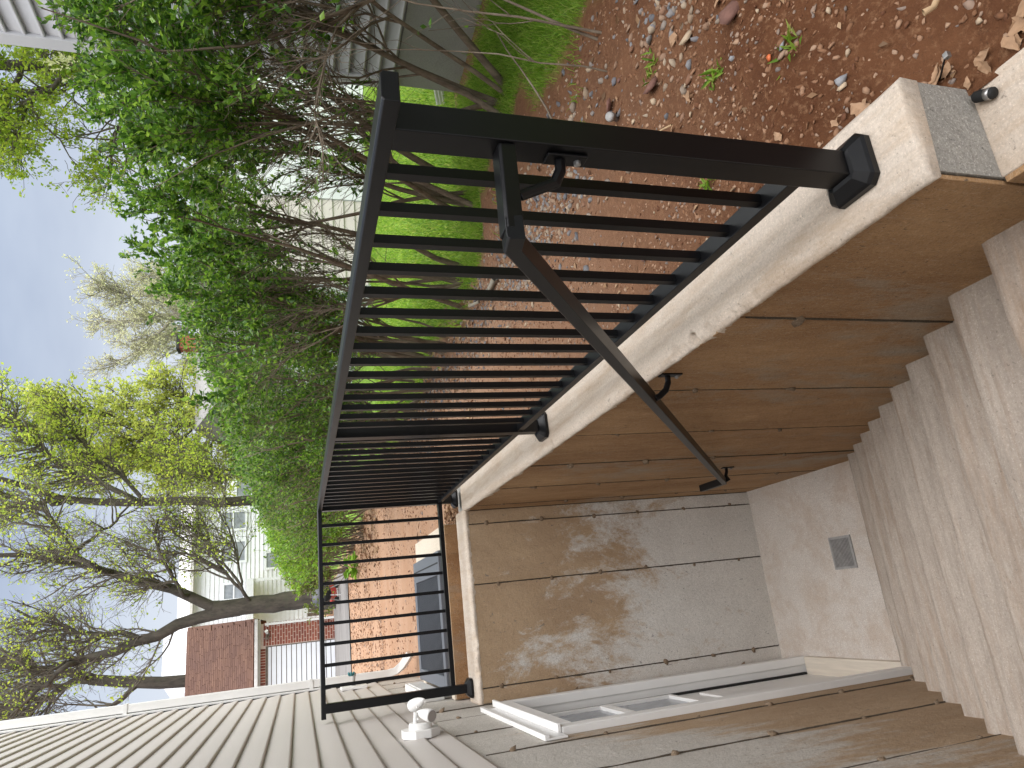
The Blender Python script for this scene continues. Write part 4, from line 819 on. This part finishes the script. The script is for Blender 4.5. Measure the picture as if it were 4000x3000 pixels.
T5 = [([(16.2, 38, -.2), (16.3, 38, 4), (16.5, 38, 7), (16.6, 38, 10)], .35, .1)]
for q in range(12):
    a_ = q*2.4; z_ = 3.0+q*.5; T5.append(([(16.4, 38, z_), (16.4+1.6*math.cos(a_), 38+1.6*math.sin(a_), z_+1.5), (16.4+2.6*math.cos(a_), 38+2.6*math.sin(a_), z_+3.0)], .10, .03))
tree('pale beige budding tree with a round crown far behind the maple', T5, (16.2, 38, -.1), 260, 1700, 5200, 15000, .12, 'pale_bud', 35, L1=(1.0, 2.6), L3=(.3, .7), r1=.04, bk='trunk_pale', tw=.013, up=.3)
T6 = [([(13.0, 14.5, -.2), (12.9, 14.5, 3), (12.6, 14.5, 5.5), (12.2, 14.5, 9.0)], .28, .08)]
for q in range(10):
    a_ = q*2.4; z_ = 3.2+q*.5; T6.append(([(12.6, 14.5, z_+.8), (12.3+1.1*math.cos(a_), 14.5+1.2*math.sin(a_), z_+1.5), (12.0+1.9*math.cos(a_), 14.5+2.0*math.sin(a_), z_+1.7)], .07, .02))
tree('bright leafy tree beside the neighbour house corner at upper right', T6, (13.0, 14.5, -.1), 230, 1300, 4200, 34000, .09, 'bright', 36, L1=(.7, 1.9), L3=(.2, .5), r1=.03, tw=.008, up=.12)

# ------------------------------------------------------------------ grass, gravel, litter
r = np.random.default_rng(900)
def blades(N, x0, x1, y0, y1, h, w_, r):
    x = r.uniform(x0, x1, N); y = r.uniform(y0, y1, N); k_ = (r.random(N) < turf(x, y)*1.1-.05+.15*(wob(x, y, 6, 12) > .5)) & ~((x > NX-.0) & (y < NY)); x, y = x[k_], y[k_]; N = len(x); z = gz(x, y)-.004
    a_ = r.uniform(0, 6.28, N); hh = h*r.uniform(.4, 1.3, N); ln = r.normal(0, .5, (N, 2)); p = np.stack([x, y, z], 1); s_ = np.stack([np.cos(a_), np.sin(a_), 0*a_], 1)*(w_*r.uniform(.6, 1.2, N))[:, None]
    tip = p+np.stack([ln[:, 0]*hh, ln[:, 1]*hh, hh*.85], 1); mid = p+np.stack([ln[:, 0]*hh*.3, ln[:, 1]*hh*.3, hh*.55], 1)
    v = np.stack([p-s_, p+s_, mid+s_*.7, tip, mid-s_*.7], 1).reshape(-1, 3); b_ = np.arange(N)*5
    return v, np.concatenate([np.stack([b_, b_+1, b_+2], 1), np.stack([b_, b_+2, b_+4], 1), np.stack([b_+4, b_+2, b_+3], 1)])
v, f = join([blades(60000, 1.1, 2.7, .3, 3.0, .05, .0022, r), blades(60000, 1.0, 6.5, 2.8, 8.2, .055, .005, r)])
tag(part('grass', v, f, 'blade'), kind='stuff')
# loose weeds in the dirt
wp = []
for (x_, y_) in ((.42, .12), (.55, .35), (.3, .48), (.8, .6), (.95, 1.1)):
    n_ = 26; p_ = np.stack([x_+r.normal(0, .018, n_), y_+r.normal(0, .018, n_), gz(x_, y_)+r.normal(0, .003, n_)], 1); d_ = np.stack([r.normal(0, 1, n_), r.normal(0, 1, n_), r.uniform(.3, 1.2, n_)], 1); wp.append(leaf_mesh(p_, nrm(d_), .035, r, .2, .2))
v, f = join(wp); tag(part('weeds', v, f, 'blade'), kind='stuff')
def okpos(x, y): return ~((x < .105) & (y < 3.76)) & ~((x < HW+.02) & (y < 6.3)) & ~((x > HW) & (x < -.12) & (y > 3.88) & (y < 5.15)) & ~((x > NX-.02) & (y < NY))
def sc_pos(N, x0, x1, y0, y1, r, dens=None):
    x = r.uniform(x0, x1, N); y = r.uniform(y0, y1, N); k_ = okpos(x, y)
    if dens is not None: k_ &= r.random(N) < dens(x, y)
    x, y = x[k_], y[k_]; return np.stack([x, y, gz(x, y)], 1)
# grey gravel band along the hedge
band = lambda x, y: np.exp(-((x-(.95-.04*np.clip(y-2, -3, 4)+.12*wob(x, y, 2, 33)))/.24)**2)*np.clip(.6+.8*wob(x, y, 3, 34), .08, 1)
p_ = sc_pos(26000, .3, 1.7, -.4, 6.5, r, band); v, f = rocks(p_, np.abs(r.normal(.007, .005, len(p_)))+.004, r, .8); tag(part('gravel', v, f, 'gravel'), kind='stuff')
den = lambda x, y: np.clip(.45+.7*wob(x, y, 1.6, 41), .06, 1)
p1 = sc_pos(26000, .1, 1.5, -.6, 3.5, r, den); p2 = sc_pos(11000, -1.4, 1.4, 3.5, 9.5, r, den); p3 = sc_pos(5000, -1.6, 1.0, 9, 15.2, r, den)
v, f = join([rocks(p1, np.abs(r.normal(.0035, .0025, len(p1)))+.0018, r), rocks(p2, np.abs(r.normal(.006, .005, len(p2)))+.003, r), rocks(p3, np.abs(r.normal(.011, .008, len(p3)))+.005, r)])
tag(part('dirt_crumbs', v, f, 'crumb'), kind='stuff')
# leaf litter under the hedge and in the corner behind the end wall
lit = lambda x, y: np.exp(-((x-(.95+.05*wob(x, y, 2, 44)))/.26)**2)
pa = sc_pos(2600, .2, 1.7, 2.4, 9, r, lit); pb = sc_pos(600, -.13, .3, 3.76, 4.3, r); pc = sc_pos(500, .1, 1.3, -.4, 2.4, r, lambda x, y: .35+0*x); pd = sc_pos(1400, -.3, 1.1, 9, 15, r, lambda x, y: np.exp(-((x-.55)/.4)**2))
pp = np.concatenate([pa, pb, pc, pd]); pp[:, 2] += .004; d_ = nrm(np.stack([r.normal(0, 1, len(pp)), r.normal(0, 1, len(pp)), r.normal(.05, .25, len(pp))], 1))
v, f = leaf_mesh(pp, d_, np.where(pp[:, 1] > 9, .09, np.where(pp[:, 1] > 2.4, .05, .03)), r, .4, .1); tag(part('leaf_litter', v, f, 'mulch'), kind='stuff')
# single stones, big enough to point at
RK = {}
for c_ in ('grey', 'tan', 'red'): RK[c_] = [mesh_from('stone', *rocks(np.zeros((1, 3)), np.array([1.]), np.random.default_rng(60+s_), .62), 'stone_'+c_) for s_ in range(4)]
LBL = {'grey': ('small grey stone lying loose on the red dirt beyond the railing', 'grey stones on the dirt'), 'tan': ('small tan stone lying loose on the red dirt beyond the railing', 'tan stones on the dirt'), 'red': ('small dusky red stone lying loose on the red dirt beyond the railing', 'red stones on the dirt')}
for i in range(96):
    x_, y_ = (random.uniform(.14, 1.1), random.uniform(-.35, 1.6)) if i < 52 else (random.uniform(.2, 1.2), random.uniform(1.5, 3.5))
    c_ = random.choice(['grey', 'tan', 'tan', 'red']); o = link('stone', random.choice(RK[c_])); s_ = random.uniform(.006, .0125)*(1.5 if random.random() < .15 else 1); o.scale = (s_,)*3; o.rotation_euler = (random.uniform(-.4, .4), random.uniform(-.4, .4), random.uniform(0, 6.28)); o.location = (x_, y_, float(gz(x_, y_))+s_*.25); tag(o, LBL[c_][0], 'stone', LBL[c_][1])
for (x_, y_, s_, c_, lb) in ((.885, .89, .034, 'red', 'flat reddish stone by the silver pipe stub beyond the first post'), (.75, .62, .04, 'red', 'pointed reddish stone lying in front of the gravel band'), (.74, .42, .032, 'tan', 'large tan rock seen through the second baluster gap'), (.64, .23, .036, 'red', 'largest dusky flat stone near the top of the dirt bank')):
    o = link('stone', RK[c_][1]); o.scale = (s_, s_*.8, s_*.7); o.location = (x_, y_, float(gz(x_, y_))+s_*.2); o.rotation_euler = (.2, .1, x_*9); tag(o, lb, 'stone')
o = link('plastic_chip', mesh_from('plastic_chip', *rocks(np.zeros((1, 3)), np.array([.011]), np.random.default_rng(3), .4), 'orange'), None, (.436, .168, float(gz(.436, .168))+.005)); tag(o, 'small bright orange chip on the dirt beyond the railing', 'plastic chip')
# dry leaves
def dry_leaf(seed):
    r_ = np.random.default_rng(seed); n_ = 7; t = np.linspace(0, 1, n_); wv = np.sin(np.pi*t**.8)*.28*(1+.35*r_.normal(size=n_)); cv = .12*np.sin(t*3+seed); v = []
    for i in range(n_): v += [(t[i]-.5, wv[i]+.04*r_.normal(), cv[i]+.10*r_.random()), (t[i]-.5, .01*r_.normal(), cv[i]), (t[i]-.5, -wv[i]+.04*r_.normal(), cv[i]+.10*r_.random())]
    f = []
    for i in range(n_-1): f += [(3*i, 3*i+3, 3*i+4, 3*i+1), (3*i+1, 3*i+4, 3*i+5, 3*i+2)]
    return mesh_from('dry_leaf', v, f, 'leaf_dry')
DL = [dry_leaf(s_) for s_ in range(6)]
spots = [(random.uniform(.105, .2), random.uniform(-.1, .16)) for _ in range(12)]+[(random.uniform(.106, .16), random.uniform(-.30, -.09)) for _ in range(16)]+[(random.uniform(.2, .9), random.uniform(-.35, .9)) for _ in range(22)]
for x_, y_ in spots:
    o = link('dry_leaf', random.choice(DL)); s_ = random.uniform(.022, .055); o.scale = (s_, s_*random.uniform(.7, 1.1), s_*.8); o.rotation_euler = (random.uniform(-.5, .5), random.uniform(-.4, .4), random.uniform(0, 6.28)); o.location = (x_, y_, float(gz(x_, y_))+.006)
    tag(o, 'curled tan dead leaf lying on the red dirt near the wall end', 'dead leaf', 'dead leaves on the dirt')
# sticks
def stick(p, q, r0, label, mat='wood'):
    t = np.linspace(0, 1, 6)[:, None]; P = np.array(p)[None]*(1-t)+np.array(q)[None]*t; P[1:-1] += np.random.default_rng(int(abs(p[0])*1000)).normal(0, .012, (4, 3)); P[:, 2] = np.maximum(P[:, 2], gz(P[:, 0], P[:, 1])+r0*.6)
    v, f = tubes(P[None], np.linspace(r0, r0*.5, 6)[None], 6); return tag(part('stick', v, f, mat, None, True), label, 'stick')
stick((1.05, 1.25, 0), (1.75, 1.45, .14), .005, 'thin dark twig leaning over the gravel beside the thick post', 'twig')
stick((.72, .90, 0), (.95, 1.15, 0), .007, 'split pale branch lying in the gravel behind the balusters')
stick((.52, .52, 0), (.62, .82, 0), .003, 'thin straw lying on the dirt behind the third gap')
stick((.50, -.02, 0), (.62, .05, 0), .004, 'short pale straw near the top edge of the dirt')
stick((.95, 2.3, 0), (1.0, 2.75, .02), .016, 'grey cut log piece at the foot of the hedge', 'trunk_pale')
stick((.40, 3.1, 0), (.52, 3.2, 0), .012, 'pale wood block on the dirt behind the second post')
stick((.16, -.22, 0), (.26, -.30, 0), .006, 'flat wood splinter lying by the edge of the lower wall')
# pipe stub, stake, anchor
ps = thing('pipe_stub', 'silver capped pipe stub sticking from the gravel beyond the first post', 'pipe', (.83, .87, -.05))
MB().lathe([(.013, 0), (.013, .04), (.016, .042), (.016, .060), (.012, .064), (0, .064)], (.83, .87, -.05), (-.3, -.4, .8), 14).build('pipe', 'grate', ps, True); MB().lathe([(.0165, .044), (.017, .046), (.017, .056), (.0165, .058)], (.83, .87, -.05), (-.3, -.4, .8), 14).build('cap', 'steel', ps, True)
gs = thing('ground_stake', 'thin black stake with a silver tip poking up beside the wall end', 'stake', (.13, -.13, -.15))
MB().sweep(rect(.0025, .0025), (.150, -.09, -.17), (.141, -.158, -.108), up=(1, 0, 0)).build('rod', 'dark', gs); MB().box(.136, .147, -.168, -.158, -.112, -.102).build('tip', 'steel', gs, bev=.001)
ab = thing('anchor_sleeve', 'short black sleeve with a silver band lying on the wall step', 'anchor', (.056, -.155, -.172))
MB().lathe([(.009, 0), (.0105, .002), (.0105, .036), (.009, .038)], (.072, -.146, -.165), (-.45, -.85, 0), 14).build('body', 'dark', ab, True); MB().lathe([(.0109, .022), (.0109, .032)], (.072, -.146, -.165), (-.45, -.85, 0), 14).build('band', 'steel', ab, True)
